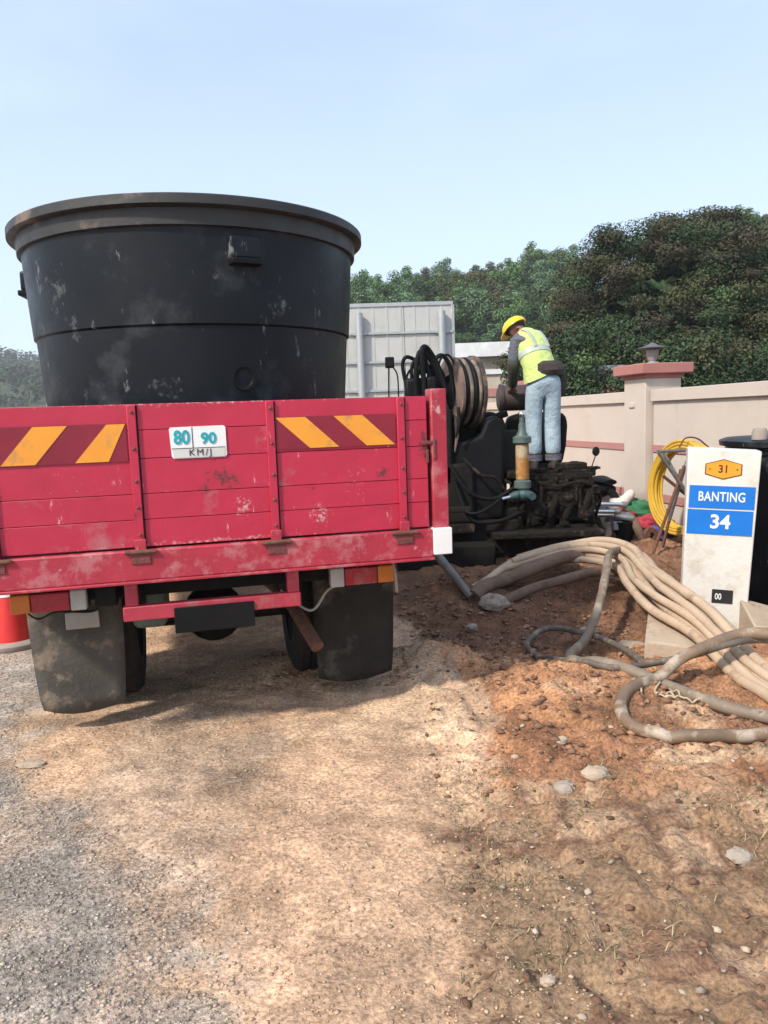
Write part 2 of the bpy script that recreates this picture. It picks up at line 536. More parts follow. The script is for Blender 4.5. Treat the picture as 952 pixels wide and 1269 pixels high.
PIPEM = mat('pale_drill_hose', (0.50, 0.375, 0.26), (0.38, 0.275, 0.185), 5, 0.75, bump=0.25, bscale=40, dirt=(0.27, 0.17, 0.11), damt=0.42, dscale=7, scr=(0.07, 0.05, 0.04), samt=0.32, sscale=(9, 9, 9))
PIPEMUD = mat('muddy_drill_hose', (0.22, 0.14, 0.10), (0.13, 0.085, 0.06), 7, 0.9, bump=0.7, bscale=30, dirt=(0.09, 0.055, 0.04), damt=0.4, dscale=6)
HOSEG = mat('mud_splashed_hose', (0.25, 0.195, 0.14), (0.14, 0.105, 0.075), 6, 0.7, bump=0.2, bscale=40, dirt=(0.36, 0.28, 0.21), damt=0.62, dscale=9, scr=(0.05, 0.04, 0.035), samt=0.4, sscale=(16, 16, 16))
HOSED = mat('dark_hose', (0.13, 0.105, 0.08), (0.07, 0.056, 0.043), 6, 0.65, bump=0.15, dirt=(0.26, 0.20, 0.15), damt=0.60, dscale=9)
HOSEBR = mat('brown_hose', (0.26, 0.175, 0.11), (0.13, 0.09, 0.06), 5, 0.6, bump=0.15, dirt=(0.42, 0.35, 0.27), damt=0.60, dscale=8, scr=(0.05, 0.04, 0.035), samt=0.4, sscale=(14, 14, 14))
STRING = mat('pale_string', (0.50, 0.40, 0.27), None, 10, 0.9, bump=0)
YCOIL = mat('yellow_duct', (0.58, 0.36, 0.03), (0.48, 0.29, 0.03), 6, 0.5, bump=0.05, dirt=(0.33, 0.23, 0.09), damt=0.3, dscale=6)
WALLM = mat('peach_render', (0.53, 0.46, 0.40), (0.49, 0.42, 0.36), 2.5, 0.85, bump=0.12, bscale=60, dirt=(0.44, 0.35, 0.29), damt=0.28, dscale=1.2, scr=(0.47, 0.39, 0.335), samt=0.40, sscale=(7, 7, 0.7))
PINK = mat('dusty_pink_paint', (0.40, 0.19, 0.17), (0.36, 0.17, 0.15), 4, 0.8, bump=0.1)
PINKCAP = mat('brick_pink_paint', (0.38, 0.16, 0.135), (0.34, 0.14, 0.12), 4, 0.8, bump=0.1)
SIGNBACK = mat('aluminium_sign_back', (0.46, 0.47, 0.45), (0.40, 0.41, 0.395), 3, 0.55, 0.15, bump=0.04, dirt=(0.34, 0.34, 0.32), damt=0.3, dscale=2)
CONER = mat('cone_red', (0.72, 0.035, 0.03), (0.62, 0.03, 0.028), 6, 0.45, bump=0.04, dirt=(0.4, 0.15, 0.1), damt=0.2)
CONEBASE = mat('cone_base_dusty', (0.36, 0.30, 0.26), (0.26, 0.22, 0.19), 8, 0.8, bump=0.2)
BARK = mat('bark', (0.13, 0.10, 0.075), (0.08, 0.06, 0.045), 8, 0.9, bump=0.5, bscale=20)
PALEBARK = mat('pale_bark', (0.26, 0.24, 0.20), (0.18, 0.16, 0.13), 8, 0.9, bump=0.3, bscale=20)
ROOFW = mat('pale_metal_roof', (0.72, 0.73, 0.74), None, 2, 0.6, bump=0.02)
BLDW = mat('cream_house_wall', (0.52, 0.44, 0.36), None, 2, 0.85, bump=0.05)
CLOTHG = mat('green_cloth', (0.035, 0.19, 0.08), (0.02, 0.11, 0.05), 9, 0.8, bump=0.4, bscale=20)
CLOTHR = mat('red_cloth', (0.42, 0.035, 0.06), (0.28, 0.02, 0.035), 9, 0.7, bump=0.4, bscale=20)
CLOTHB = mat('blue_cloth', (0.07, 0.08, 0.26), (0.05, 0.06, 0.2), 9, 0.8, bump=0.4, bscale=20)
SACK = mat('white_sack', (0.66, 0.62, 0.56), (0.55, 0.50, 0.44), 9, 0.8, bump=0.5, bscale=20)
LAMPG = mat('frosted_lamp_glass', (0.26, 0.26, 0.25), (0.20, 0.20, 0.19), 5, 0.3, bump=0.02)
BUMPER = mat('red_bumper_paint', (0.42, 0.035, 0.06), (0.32, 0.025, 0.045), 7, 0.5, bump=0.15, dirt=(0.30, 0.12, 0.11), damt=0.45, dscale=8)
BED = mat('bed_planks', (0.12, 0.08, 0.06), None, 7, 0.9, bump=0.3)
def leafmat(name):
    m = mat(name, (0, 0, 0), None, 0.6, 0.7, bump=0, attr='tint', avar=0.3, spec=0.2)
    b = m.node_tree.nodes['Principled BSDF']
    b.inputs['Transmission Weight'].default_value = 0.0
    return m
LEAF = leafmat('leaf')
EARTH = mat('earth', (0, 0, 0), None, 75, 0.95, bump=0.9, bscale=34, bdist=0.016, attr='tint', avar=0.5, spec=0.2)
GRAVROAD = mat('gravel_asphalt', (0, 0, 0), None, 70, 0.9, bump=1.0, bscale=100, bdist=0.018, attr='tint', avar=0.7, spec=0.3)
PEBBLE = mat('pebble', (0, 0, 0), None, 20, 0.9, bump=0.3, attr='tint', avar=0.2)
HILLM = mat('hill_undergrowth', (0.035, 0.055, 0.022), (0.05, 0.06, 0.03), 0.3, 0.95, bump=0.6, bscale=2)

# ------------------------------------------------------------------ ground and road
def height(x, y):
    x = np.asarray(x, float)
    y = np.asarray(y, float)
    soil = sstep(-0.25, 0.55, x + 0.18 * (y - 3.7) * 0 + 0.35 * (fbm(x * 1.3, y * 1.3, 3) - 0.5))
    near = sstep(14, 9, y) * sstep(8, 5, x) * sstep(-9, -5, x)
    sandz = sstep(-1.7, -1.2, x + 0.25 * (y - 3)) * (1 - soil) * sstep(7, 5, y)
    h = 0.010 * (fbm(x * 2.2, y * 2.2, 1) - 0.5) * (1 - soil) + sandz * (0.030 * (fbm(x * 3, y * 3, 15) - 0.5) + 0.034 * np.abs(fbm(x * 8, y * 8, 16, 3) - 0.5))
    h = h + soil * near * (0.14 * (fbm(x * 0.9, y * 0.9, 2) - 0.5) + 0.085 * (fbm(x * 4.1, y * 4.1, 4) - 0.5) + 0.11 * np.abs(fbm(x * 9, y * 9, 6, 3) - 0.5) + 0.030 * (fbm(x * 24, y * 24, 8, 2) - 0.5))
    def bump(cx, cy, rx, ry, a):
        return a * np.exp(-((x - cx) / rx) ** 2 - ((y - cy) / ry) ** 2)
    h = h + bump(0.58, 5.75, 0.42, 0.35, 0.17) + bump(1.30, 6.25, 0.55, 0.30, 0.15) + bump(0.75, 3.75, 0.55, 0.4, 0.05) + bump(-0.32, 4.15, 0.30, 0.16, 0.10) * (0.5 + fbm(x * 8, y * 8, 14)) + bump(0.22, 4.25, 0.28, 0.28, 0.11) * (0.6 + 0.8 * fbm(x * 7, y * 7, 17)) + bump(-0.75, 4.3, 0.3, 0.3, 0.05) + bump(0.95, 3.75, 0.3, 0.25, 0.05)
    h = h - bump(2.25, 4.9, 0.55, 0.35, 0.13)
    h = h - bump(1.15, 4.9, 0.6, 0.5, 0.05) - bump(0.45, 4.6, 0.35, 0.5, 0.04)
    h = h + soil * near * 0.10 * sstep(2.6, 3.2, y) * np.abs(fbm(x * 3.3 + 5, y * 3.3, 71, 4) - 0.5)
    h = h + 0.012 * near * soil * np.abs(fbm(x * 20, y * 20, 12, 2) - 0.5)
    return h

def hz(x, y):
    return float(height(np.array([x]), np.array([y]))[0])

def axis(a, f0, f1, b, st, nc):
    fine = np.arange(f0, f1 + st * .5, st)
    lo = f0 - (f0 - a) * (np.linspace(1, 0, nc, endpoint=False) ** 3)
    hi = f1 + (b - f1) * (np.linspace(0, 1, nc + 1)[1:] ** 3)
    return np.concatenate([lo, fine, hi])

gx = axis(-500, -2.7, 3.6, 500, 0.016, 30)
gy = axis(-60, 1.1, 8.2, 900, 0.016, 34)
GX, GY = np.meshgrid(gx, gy)
GZ = height(GX, GY)
# far ground: drop under the hills gently
def edge_x(y):
    """where the asphalt gives way to earth"""
    t = np.interp(y, [-60, 1.6, 2.3, 2.65, 3.1, 3.7, 6.0, 12, 900], [-0.35, -0.55, -0.80, -1.20, -1.68, -1.80, -2.1, -2.9, -180])
    return t
wob = 0.40 * (fbm(GX * 1.1, GY * 1.1, 21) - 0.5) + 0.28 * (fbm(GX * 5, GY * 5, 22) - 0.5)
d_edge = GX - edge_x(GY) + wob
soilm = sstep(-0.05, 0.26, d_edge + 0.4 * (fbm(GX * 9, GY * 9, 23) - 0.5))
asph = np.array([0.47, 0.405, 0.34])
sand = np.array([0.61, 0.43, 0.305])
redso = np.array([0.34, 0.18, 0.105])
orange = np.array([0.50, 0.275, 0.155])
dark = np.array([0.155, 0.092, 0.064])
pale = np.array([0.44, 0.32, 0.22])
gdry = np.array([0.31, 0.22, 0.145])
def lerp(a, b, t):
    return a + (b - a) * t[..., None]
n1 = fbm(GX * 1.4, GY * 1.4, 31)
n2 = fbm(GX * 4.5, GY * 4.5, 32)
n3 = fbm(GX * 15, GY * 15, 33, 3)
col = np.broadcast_to(sand, GX.shape + (3,)).copy()
col = lerp(col, asph * 0.95, 0.45 * sstep(0.56, 0.68, n1) * sstep(0.4, -0.2, GX))
# red-brown worked soil to the right
r_in = sstep(-0.02, 0.07, GX - np.interp(GY, [0, 2.2, 2.8, 3.4, 3.75, 4.2, 4.6, 6, 20], [0.75, 0.45, 0.28, 0.42, 0.42, 0.30, 0.12, -0.1, -0.5]) + 0.34 * (n1 - 0.5) + 0.26 * (n2 - 0.5) + 0.16 * (n3 - 0.5))
col = lerp(col, redso, r_in)
col = lerp(col, orange, r_in * sstep(0.46, 0.60, n2 * 0.5 + n1 * 0.5 + 0.10 * np.exp(-((GX - 0.75) / 0.55) ** 2 - ((GY - 3.5) / 0.55) ** 2)))
dk = sstep(4.15, 4.75, GY + 0.7 * (n2 - 0.5)) * r_in * sstep(9, 7, GY)
dk2 = np.exp(-((GX - 1.35) / 0.45) ** 2 - ((GY - 3.45) / 0.35) ** 2)
col = lerp(col, dark, np.clip(0.85 * dk + 0.75 * dk2 * r_in, 0, 1) * (0.6 + 0.8 * sstep(0.35, 0.6, n2)).clip(0, 1))
# dry trampled patch, lower right, with pale crust at the edge
dryp = sstep(2.75, 2.35, GY + 0.5 * (n1 - 0.5)) * sstep(0.0, 0.25, GX + 0.3 * (n2 - 0.5))
col = lerp(col, gdry, 0.85 * dryp)
col = lerp(col, dark * 1.15, dryp * sstep(0.52, 0.62, n2))
pl = np.exp(-((GX - 1.45) / 0.4) ** 2 - ((GY - 2.85) / 0.28) ** 2)
col = lerp(col, pale, np.clip(pl * 1.1, 0, 1) * sstep(0.36, 0.56, n2))
col = lerp(col, pale, 0.7 * sstep(0.60, 0.68, n2) * (1 - dk))
# dried pale crust broken at its edges, beside the right rear wheel and in the middle
crust = 0.62 * np.exp(-((GX - 0.18) / 0.38) ** 2 - ((GY - 3.45) / 0.55) ** 2) + 0.5 * np.exp(-((GX + 0.45) / 0.5) ** 2 - ((GY - 3.3) / 0.4) ** 2) + 0.45 * np.exp(-((GX - 1.35) / 0.3) ** 2 - ((GY - 2.75) / 0.2) ** 2)
col = lerp(col, np.array([0.62, 0.46, 0.33]), sstep(0.50, 0.57, crust + 0.45 * (n2 - 0.5) + 0.25 * (n3 - 0.5)) * 0.85)
# churned brown crumbs behind the wheels
cru = 0.6 * np.exp(-((GX + 0.35) / 0.4) ** 2 - ((GY - 4.05) / 0.14) ** 2) + 0.5 * np.exp(-((GX + 0.9) / 0.45) ** 2 - ((GY - 3.5) / 0.06) ** 2)
col = lerp(col, np.array([0.24, 0.13, 0.075]), sstep(0.42, 0.55, cru + 0.5 * (n2 - 0.5) + 0.3 * (n3 - 0.5)) * 0.85)
# dark smudges on the gravel
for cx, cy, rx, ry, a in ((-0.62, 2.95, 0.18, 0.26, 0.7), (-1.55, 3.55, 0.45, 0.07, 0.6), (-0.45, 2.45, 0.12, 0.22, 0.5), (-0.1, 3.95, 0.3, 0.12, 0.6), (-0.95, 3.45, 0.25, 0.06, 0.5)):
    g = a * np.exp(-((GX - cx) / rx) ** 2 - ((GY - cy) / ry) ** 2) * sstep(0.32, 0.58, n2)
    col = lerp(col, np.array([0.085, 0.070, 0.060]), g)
farw = sstep(10, 20, GY) + sstep(-12, -30, GX) + sstep(6, 14, GX)
grass = np.array([0.075, 0.095, 0.035])
col = lerp(col, grass, np.clip(farw, 0, 1) * sstep(0.2, 1.5, d_edge))
acol = lerp(np.broadcast_to(asph, GX.shape + (3,)), sand * 0.8, 0.75 * sstep(0.50, 0.68, n1 * .5 + n2 * .5))
acol = lerp(acol, asph * 0.7, sstep(0.56, 0.66, n2) * 0.3)
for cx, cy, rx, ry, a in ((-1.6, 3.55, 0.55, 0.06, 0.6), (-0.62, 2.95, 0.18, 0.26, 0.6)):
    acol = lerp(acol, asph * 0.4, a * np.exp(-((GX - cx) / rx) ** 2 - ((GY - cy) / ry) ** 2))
tot = lerp(acol, col, soilm)
n4 = vn2(GX * 47, GY * 47, 35)
tot = tot * ((0.60 + 0.46 * n3 + 0.30 * n4) * (0.72 + 0.62 * sstep(0.25, 0.75, 0.6 * n2 + 0.4 * fbm(GX * 7.5, GY * 7.5, 36))))[..., None]
tot = tot * lerp(np.broadcast_to(np.array([0.90, 0.89, 0.88]), GX.shape + (3,)), np.broadcast_to(np.array([0.86, 0.80, 0.73]), GX.shape + (3,)), soilm)
ny, nx = GX.shape
idx = np.arange(nx * ny).reshape(ny, nx)
quads = np.stack([idx[:-1, :-1], idx[:-1, 1:], idx[1:, 1:], idx[1:, :-1]], -1).reshape(-1, 4)
allv = np.stack([GX, GY, GZ], -1).reshape(-1, 3)
allc = tot.reshape(-1, 3)
isroad = ((d_edge[:-1, :-1] < 0.12) & (GX[:-1, :-1] > edge_x(GY[:-1, :-1]) - 7.0)).reshape(-1)
for nm, sel, m_ in (('road', isroad, GRAVROAD), ('ground', ~isroad, EARTH)):
    q = quads[sel]
    u, inv = np.unique(q, return_inverse=True)
    kind(raw_mesh(nm, allv[u], inv.reshape(-1, 4), m_, allc[u], True), 'structure')

# ------------------------------------------------------------------ loose stones, clods, dry grass (uncountable)
OCT = np.array([(1, 0, 0), (0, 1, 0), (-1, 0, 0), (0, -1, 0), (0, 0, 1), (0, 0, -1), (.6, .6, .55), (-.6, .6, .5), (-.6, -.6, .55), (.6, -.6, .5)], float)
OCF = np.array([(0, 1, 6), (1, 2, 7), (2, 3, 8), (3, 0, 9), (6, 1, 4), (1, 7, 4), (7, 2, 4), (2, 8, 4), (8, 3, 4), (3, 9, 4), (9, 0, 4), (0, 6, 4), (1, 0, 5), (2, 1, 5), (3, 2, 5), (0, 3, 5)])
def scatter(name, xs_, ys_, sizes, cols, m_):
    n_ = len(xs_)
    a = rng.uniform(0, 6.28, n_)
    j = rng.uniform(0.65, 1.3, (n_, len(OCT), 3))
    p = OCT[None] * j
    p[..., 2] *= 0.5
    p[..., 1] *= rng.uniform(0.5, 1.0, (n_, 1))
    ca, sa = np.cos(a)[:, None], np.sin(a)[:, None]
    q = np.stack([p[..., 0] * ca - p[..., 1] * sa, p[..., 0] * sa + p[..., 1] * ca, p[..., 2]], -1) * sizes[:, None, None]
    zc = height(xs_, ys_)
    q += np.stack([xs_, ys_, zc + sizes * 0.2], -1)[:, None]
    f = (OCF[None] + (np.arange(n_) * len(OCT))[:, None, None]).reshape(-1, 3)
    return kind(raw_mesh(name, q.reshape(-1, 3), f, m_, np.repeat(cols, len(OCF), 0)), 'stuff')

def pick(n_, x0, x1, y0, y1, pw=1.6):
    y = y0 + (y1 - y0) * rng.random(n_) ** pw
    x = x0 + (x1 - x0) * rng.random(n_)
    return x, y
x, y = pick(26000, -2.6, 0.55, 1.45, 5.5, 1.8)
s_ = 0.003 + 0.0055 * rng.random(len(x)) ** 2.5
c_ = np.array([0.38, 0.325, 0.27]) * rng.uniform(0.5, 1.25, (len(x), 1)) * rng.uniform(0.92, 1.08, (len(x), 3))
on_soil = sstep(-0.1, 0.35, x - np.interp(y, [1.6, 2.3, 2.65, 3.1, 3.7, 6.0], [-0.55, -0.80, -1.20, -1.68, -1.80, -2.1]) + 0.4 * (fbm(x * 1.1, y * 1.1, 21) - 0.5))
c_ = c_ * (1 - on_soil[:, None]) + on_soil[:, None] * np.array([0.50, 0.35, 0.23]) * rng.uniform(0.6, 1.2, (len(x), 1))
keep = rng.random(len(x)) > 0.62 * on_soil
x, y, s_, c_ = x[keep], y[keep], s_[keep], c_[keep]
scatter('gravel', x, y, s_, c_, PEBBLE)
x, y = pick(7000, 0.15, 2.6, 1.45, 6.0, 1.3)
s_ = 0.003 + 0.015 * rng.random(len(x)) ** 7
c_ = np.where(rng.random((len(x), 1)) < 0.22, np.array([[0.42, 0.33, 0.25]]), np.array([[0.19, 0.10, 0.06]])) * rng.uniform(0.5, 1.2, (len(x), 1))
scatter('soil_clods', x, y, s_, c_, PEBBLE)
x, y = pick(2600, 0.05, 1.6, 2.9, 5.9, 1.0)
keep = x > np.interp(y, [2.2, 2.8, 3.4, 3.75, 4.2, 4.6, 6], [0.50, 0.36, 0.52, 0.50, 0.36, 0.18, -0.05])
x, y = x[keep], y[keep]
s_ = 0.006 + 0.026 * rng.random(len(x)) ** 4
c_ = np.array([[0.27, 0.145, 0.085]]) * rng.uniform(0.55, 1.35, (len(x), 1))
scatter('earth_lumps', x, y, s_, c_, PEBBLE)
x, y = pick(500, -0.75, 0.15, 3.85, 4.35, 1.0)
scatter('earth_lumps', x, y, 0.005 + 0.022 * rng.random(len(x)) ** 4, np.array([[0.30, 0.17, 0.10]]) * rng.uniform(0.6, 1.3, (len(x), 1)), PEBBLE)
# dry grass blades
def blades(name, xs_, ys_, hgt, cols, wid=0.0022):
    n_ = len(xs_)
    a = rng.uniform(0, 6.28, n_)
    tilt = rng.uniform(0.8, 1.65, n_)
    ln = hgt * rng.uniform(0.4, 1.0, n_)
    b = np.stack([xs_, ys_, height(xs_, ys_) - 0.003], -1)
    dh = np.stack([np.cos(a) * np.sin(tilt), np.sin(a) * np.sin(tilt), np.cos(tilt).clip(0.06)], -1)
    sd = np.stack([-np.sin(a), np.cos(a), np.zeros(n_)], -1) * wid
    mid = b + dh * (ln * .55)[:, None] + np.array([0, 0, 0.006])
    tip = b + dh * ln[:, None] * np.array([1, 1, 0.75])
    v = np.stack([b - sd, b + sd, mid + sd * .8, mid - sd * .8, tip + sd * .15, tip - sd * .15], 1).reshape(-1, 3)
    k = (np.arange(n_) * 6)[:, None]
    f = np.concatenate([k + np.array([[0, 1, 2, 3]]), k + np.array([[3, 2, 4, 5]])], 0)
    return kind(raw_mesh(name, v, f, LEAF, np.concatenate([cols, cols], 0)), 'stuff')
x, y = pick(5200, 0.0, 1.9, 1.5, 2.9, 1.0)
keep = fbm(x * 3.2, y * 3.2, 41) > 0.53
x, y = x[keep], y[keep]
c_ = np.where(rng.random((len(x), 1)) < 0.3, np.array([[0.11, 0.12, 0.05]]), np.array([[0.34, 0.26, 0.15]])) * rng.uniform(0.5, 1.2, (len(x), 1))
blades('dry_grass', x, y, 0.05, c_, 0.0016)

# ------------------------------------------------------------------ boundary wall
WD = Vector((-0.182, 0.983, 0)).normalized()                 # along the wall, away from the camera
WN = Vector((-WD.y, WD.x, 0))                                # its face, towards the road
W0 = Vector((3.10, 9.35, 0))
wall = thing('boundary_wall', 'long peach rendered boundary wall with dusty pink bands and capped pillar', 'wall', W0, math.atan2(WD.y, WD.x))
# local: x along the wall (away), y = towards the road (face at y=0)
def wall_panel(x0, x1):
    MB().box(((x0 + x1) / 2, -0.13, 0.66), (x1 - x0, 0.16, 1.64)).build('wall_panel', WALLM, wall, bev=0.004)
    MB().box(((x0 + x1) / 2, -0.13, 1.545), (x1 - x0, 0.24, 0.135)).build('coping', WALLM, wall, bev=0.006)
    for zc, h_ in ((0.93, 0.085), (0.36, 0.095)):
        MB().box(((x0 + x1) / 2, -0.045, zc), (x1 - x0, 0.022, h_)).build('painted_band', PINK, wall, bev=0.002)
wall_panel(-7.2, -3.86)
wall_panel(-3.42, -0.28)
wall_panel(0.28, 3.42)
wall_panel(3.98, 7.2)
for px_ in (-3.64, 0.0, 3.70):
    p = MB().box((px_, -0.19, 0.8), (0.46 if px_ else 0.50, 0.46, 1.9)).build('pillar', WALLM, wall, bev=0.006)
    c = MB().box((px_, -0.19, 1.785), (0.54, 0.50, 0.07)).build('pillar_cap', PINKCAP, p, bev=0.006)
    MB().box((px_, -0.19, 1.86), (0.70, 0.66, 0.12)).build('cap_slab', PINKCAP, p, bev=0.01)
MB().box((0.05, 0.048, 1.44), (0.12, 0.02, 0.05)).build('vent_block', WALLM, wall, bev=0.003)
def pillar_lamp(xl, lab):
    base = W0 + WD * xl + WN * (-0.19)
    L = thing('pillar_lamp', lab, 'lamp', (base.x, base.y, 1.92))
    MB().lathe([(0.001, 0), (0.07, 0), (0.07, 0.02), (0.04, 0.035), (0.04, 0.05), (0.001, 0.05)], 20).build('lamp_base', GALV, L)
    MB().lathe([(0.001, 0.05), (0.05, 0.05), (0.068, 0.10), (0.075, 0.17), (0.06, 0.185), (0.001, 0.185)], 20).build('lamp_glass', LAMPG, L)
    MB().lathe([(0.001, 0.185), (0.175, 0.188), (0.18, 0.195), (0.07, 0.225), (0.03, 0.25), (0.001, 0.262)], 24).build('lamp_hat', mat('weathered_zinc', (0.15, 0.15, 0.15), (0.10, 0.10, 0.10), 9, 0.6, 0.3), L)
pillar_lamp(0.0, 'small metal lamp with a flat round hat on the pink pillar cap')

# ------------------------------------------------------------------ lorry
TR = thing('lorry', 'red flatbed lorry seen from behind with chevrons and worn tailgate', 'lorry', (-0.71, 3.15, 0), R(14))
def tb(name, m_, c, d, bev=0.003, parent=None, **k):
    return MB().box(c, d).build(name, m_, parent or TR, bev=bev, **k)
# local: x right, y forward, tailgate's outer face at y=0
zb = [0.912, 1.024, 1.128, 1.270, 1.384, 1.488]
for i in range(5):
    bd = tb('tailgate_board', RED, (-0.04, 0.02, (zb[i] + zb[i + 1]) / 2), (1.955, 0.036, zb[i + 1] - zb[i] - 0.0022), 0.0018)
# steel sheet backing the boards
tb('tailgate_backing', CHASSIS, (-0.04, 0.047, 1.2), (1.95, 0.012, 0.57), 0)
for xs_ in (-0.83, -0.288, 0.258, 0.818):
    st = tb('stud', RED, (xs_, -0.006, 1.198), (0.034, 0.014, 0.572), 0.003)
    MB().box((xs_ + 0.020, 0.0, 1.198), (0.006, 0.004, 0.570)).build('panel_gap', CHASSIS, TR, smooth=0)
    for zz in (0.965, 1.075, 1.18, 1.31, 1.455):
        MB().lathe([(0.0001, 0.008), (0.005, 0.006), (0.0075, 0), (0.0001, -0.001)], 10, Matrix.Translation((xs_ + 0.002, -0.0135, zz)) @ Matrix.Rotation(R(90), 4, 'X')).build('bolt', RUST, st)
    hg = MB().box((xs_, -0.018, 0.872), (0.075, 0.012, 0.05)).build('hinge', RUSTRED, TR, bev=0.003)
    MB().cyl((xs_ - 0.06, -0.026, 0.897), (xs_ + 0.06, -0.026, 0.897), 0.009, n=10).build('hinge_pin', RUST, hg)
    MB().box((xs_, -0.018, 0.925), (0.045, 0.012, 0.045)).build('hinge_leaf', RED_W, hg, bev=0.003)
# narrow seams beside the studs
# sill under the tailgate
tb('bed_sill', RED_W, (-0.035, 0.02, 0.840), (1.97, 0.075, 0.128), 0.008)
tb('sill_lip', RED_W, (-0.035, 0.005, 0.772), (1.975, 0.06, 0.012), 0.003)
for sx in (-1, 1):
    pc = tb('corner_post', RED_W if sx > 0 else RED, (sx * 0.992, 0.035, 1.21), (0.072, 0.085, 0.615), 0.006)
    tb('corner_patch', WHITE, (sx * 0.990, 0.012, 0.848), (0.085, 0.086, 0.118), 0.004)
lt = tb('latch', RUSTRED, (0.945, -0.006, 1.285), (0.07, 0.008, 0.016), 0.003)
MB().box((0.968, -0.009, 1.255), (0.012, 0.008, 0.09)).build('latch_bar', RUSTRED, lt, bev=0.004)
MB().box((0.935, -0.006, 1.225), (0.012, 0.010, 0.06)).build('latch_hook', RUSTRED, lt, bev=0.003)
# chevron boards
for sx, x0, x1 in ((-1, -0.80, -0.312), (1, 0.280, 0.795)):
    z0, z1 = (1.262, 1.412) if sx < 0 else (1.282, 1.416)
    cb = tb('chevron_board', RED_DK, ((x0 + x1) / 2, -0.002, (z0 + z1) / 2), (x1 - x0, 0.004, z1 - z0), 0)
    sk = 0.14
    for s0 in ((0.02, 0.29) if sx < 0 else (0.0, 0.245)):
        w_ = 0.125
        if sx < 0:
            poly = [(x0 + s0, z0 + .002), (x0 + s0 + w_, z0 + .002), (x0 + s0 + w_ + sk * .9, z1 - .002), (x0 + s0 + sk * .9, z1 - .002)]
            poly = [(min(px_, x1 - .002), pz) for px_, pz in poly]
        else:
            poly = [(x0 + s0 + sk, z0 + .002), (x0 + s0 + w_ + sk, z0 + .002), (x0 + s0 + w_, z1 - .002), (x0 + s0, z1 - .002)]
        MB().prism(poly, -0.0062, -0.0042).build('stripe', ORANGE, cb, smooth=0)
# speed plate
sp = MB().prism([(-0.135, 1.264), (0.068, 1.264), (0.076, 1.272), (0.075, 1.386), (0.066, 1.392), (-0.142, 1.390), (-0.148, 1.383), (-0.143, 1.272)], -0.004, -0.001).build('speed_plate', WHITE, TR, smooth=0)
MB().prism([(-0.134, 1.267), (0.068, 1.267), (0.072, 1.302), (-0.139, 1.302)], -0.0056, -0.0042).build('plate_strip', CREAMY, sp, smooth=0)
MB().box((-0.036, -0.0048, 1.304), (0.212, 0.0014, 0.003)).build('plate_rule', INK, sp, smooth=0)
MB().box((-0.058, -0.0048, 1.346), (0.003, 0.0014, 0.084)).build('plate_rule', INK, sp, smooth=0)
text('80', 0.076, TEALINK, sp, (-0.100, -0.0058, 1.346), bold=0.0022, xs=0.84)
text('90', 0.062, TEALINK, sp, (0.006, -0.0058, 1.340), bold=0.002, xs=1.0)
text('KM/J', 0.038, INK, sp, (-0.03, -0.0070, 1.285), xs=1.0, sp=1.3)
# tail lamps
for sx in (-1, 1):
    x_out = -0.815 if sx < 0 else 0.790
    tl = thing('tail_lamp', '', '')
    del tl['label'], tl['category']
    tl.parent = TR
    d = -sx
    segs = [(0.078, LENS_A, 'amber_lens'), (0.150, LENS_R, 'red_lens'), (0.066, LENS_W, 'clear_lens')]
    p_ = x_out
    for w_, m_, nm in segs:
        MB().box((p_ + d * w_ / 2, 0.105, 0.700), (w_ - 0.003, 0.05, 0.078 if nm != 'clear_lens' else 0.086)).build(nm, m_, tl, bev=0.006)
        p_ += d * w_
    MB().box(((x_out + p_) / 2, 0.145, 0.700), (abs(p_ - x_out) + 0.01, 0.03, 0.084)).build('lamp_housing', CHASSIS, tl, bev=0.004)
    # mud flaps
    xc = -0.625 if sx < 0 else 0.672
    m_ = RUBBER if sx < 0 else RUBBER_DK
    fl = MB()
    n_ = 8
    ps, fs = [], []
    zt = 0.70 if sx < 0 else 0.66
    for j in range(n_ + 1):
        t = j / n_
        z = zt + (0.09 - zt) * t
        w_ = 0.205 - 0.006 * t
        yy = 0.44 + 0.012 * math.sin(t * 2.4) + 0.015 * t
        xl = xc - w_ + (0.03 * t ** 3 if sx < 0 else 0.01 * t)
        xr = xc + w_ - (0.015 * t ** 4)
        for i in range(9):
            u = i / 8
            ps.append((xl + (xr - xl) * u, yy - 0.006 * math.sin(u * math.pi) * (0.4 + t) + 0.006 * math.sin(u * 7 + t * 3), z + (0.03 * abs(u - .5) ** 2 * 4 if j == n_ else 0)))
    for j in range(n_):
        for i in range(8):
            a = j * 9 + i
            fs.append((a, a + 1, a + 10, a + 9))
    fl.add(ps, fs)
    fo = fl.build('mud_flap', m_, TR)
    so_ = fo.modifiers.new('thick', 'SOLIDIFY')
    so_.thickness = 0.01
    if sx < 0:
        MB().box((-0.59, 0.405, 0.538), (0.145, 0.01, 0.078)).build('flap_reflector', ALU, fo, bev=0.008)
    for bx_ in (-0.14, 0.15):
        MB().ball((xc + bx_, 0.43, zt - 0.09), 0.009, 8, 5).build('flap_bolt', RUST, fo)
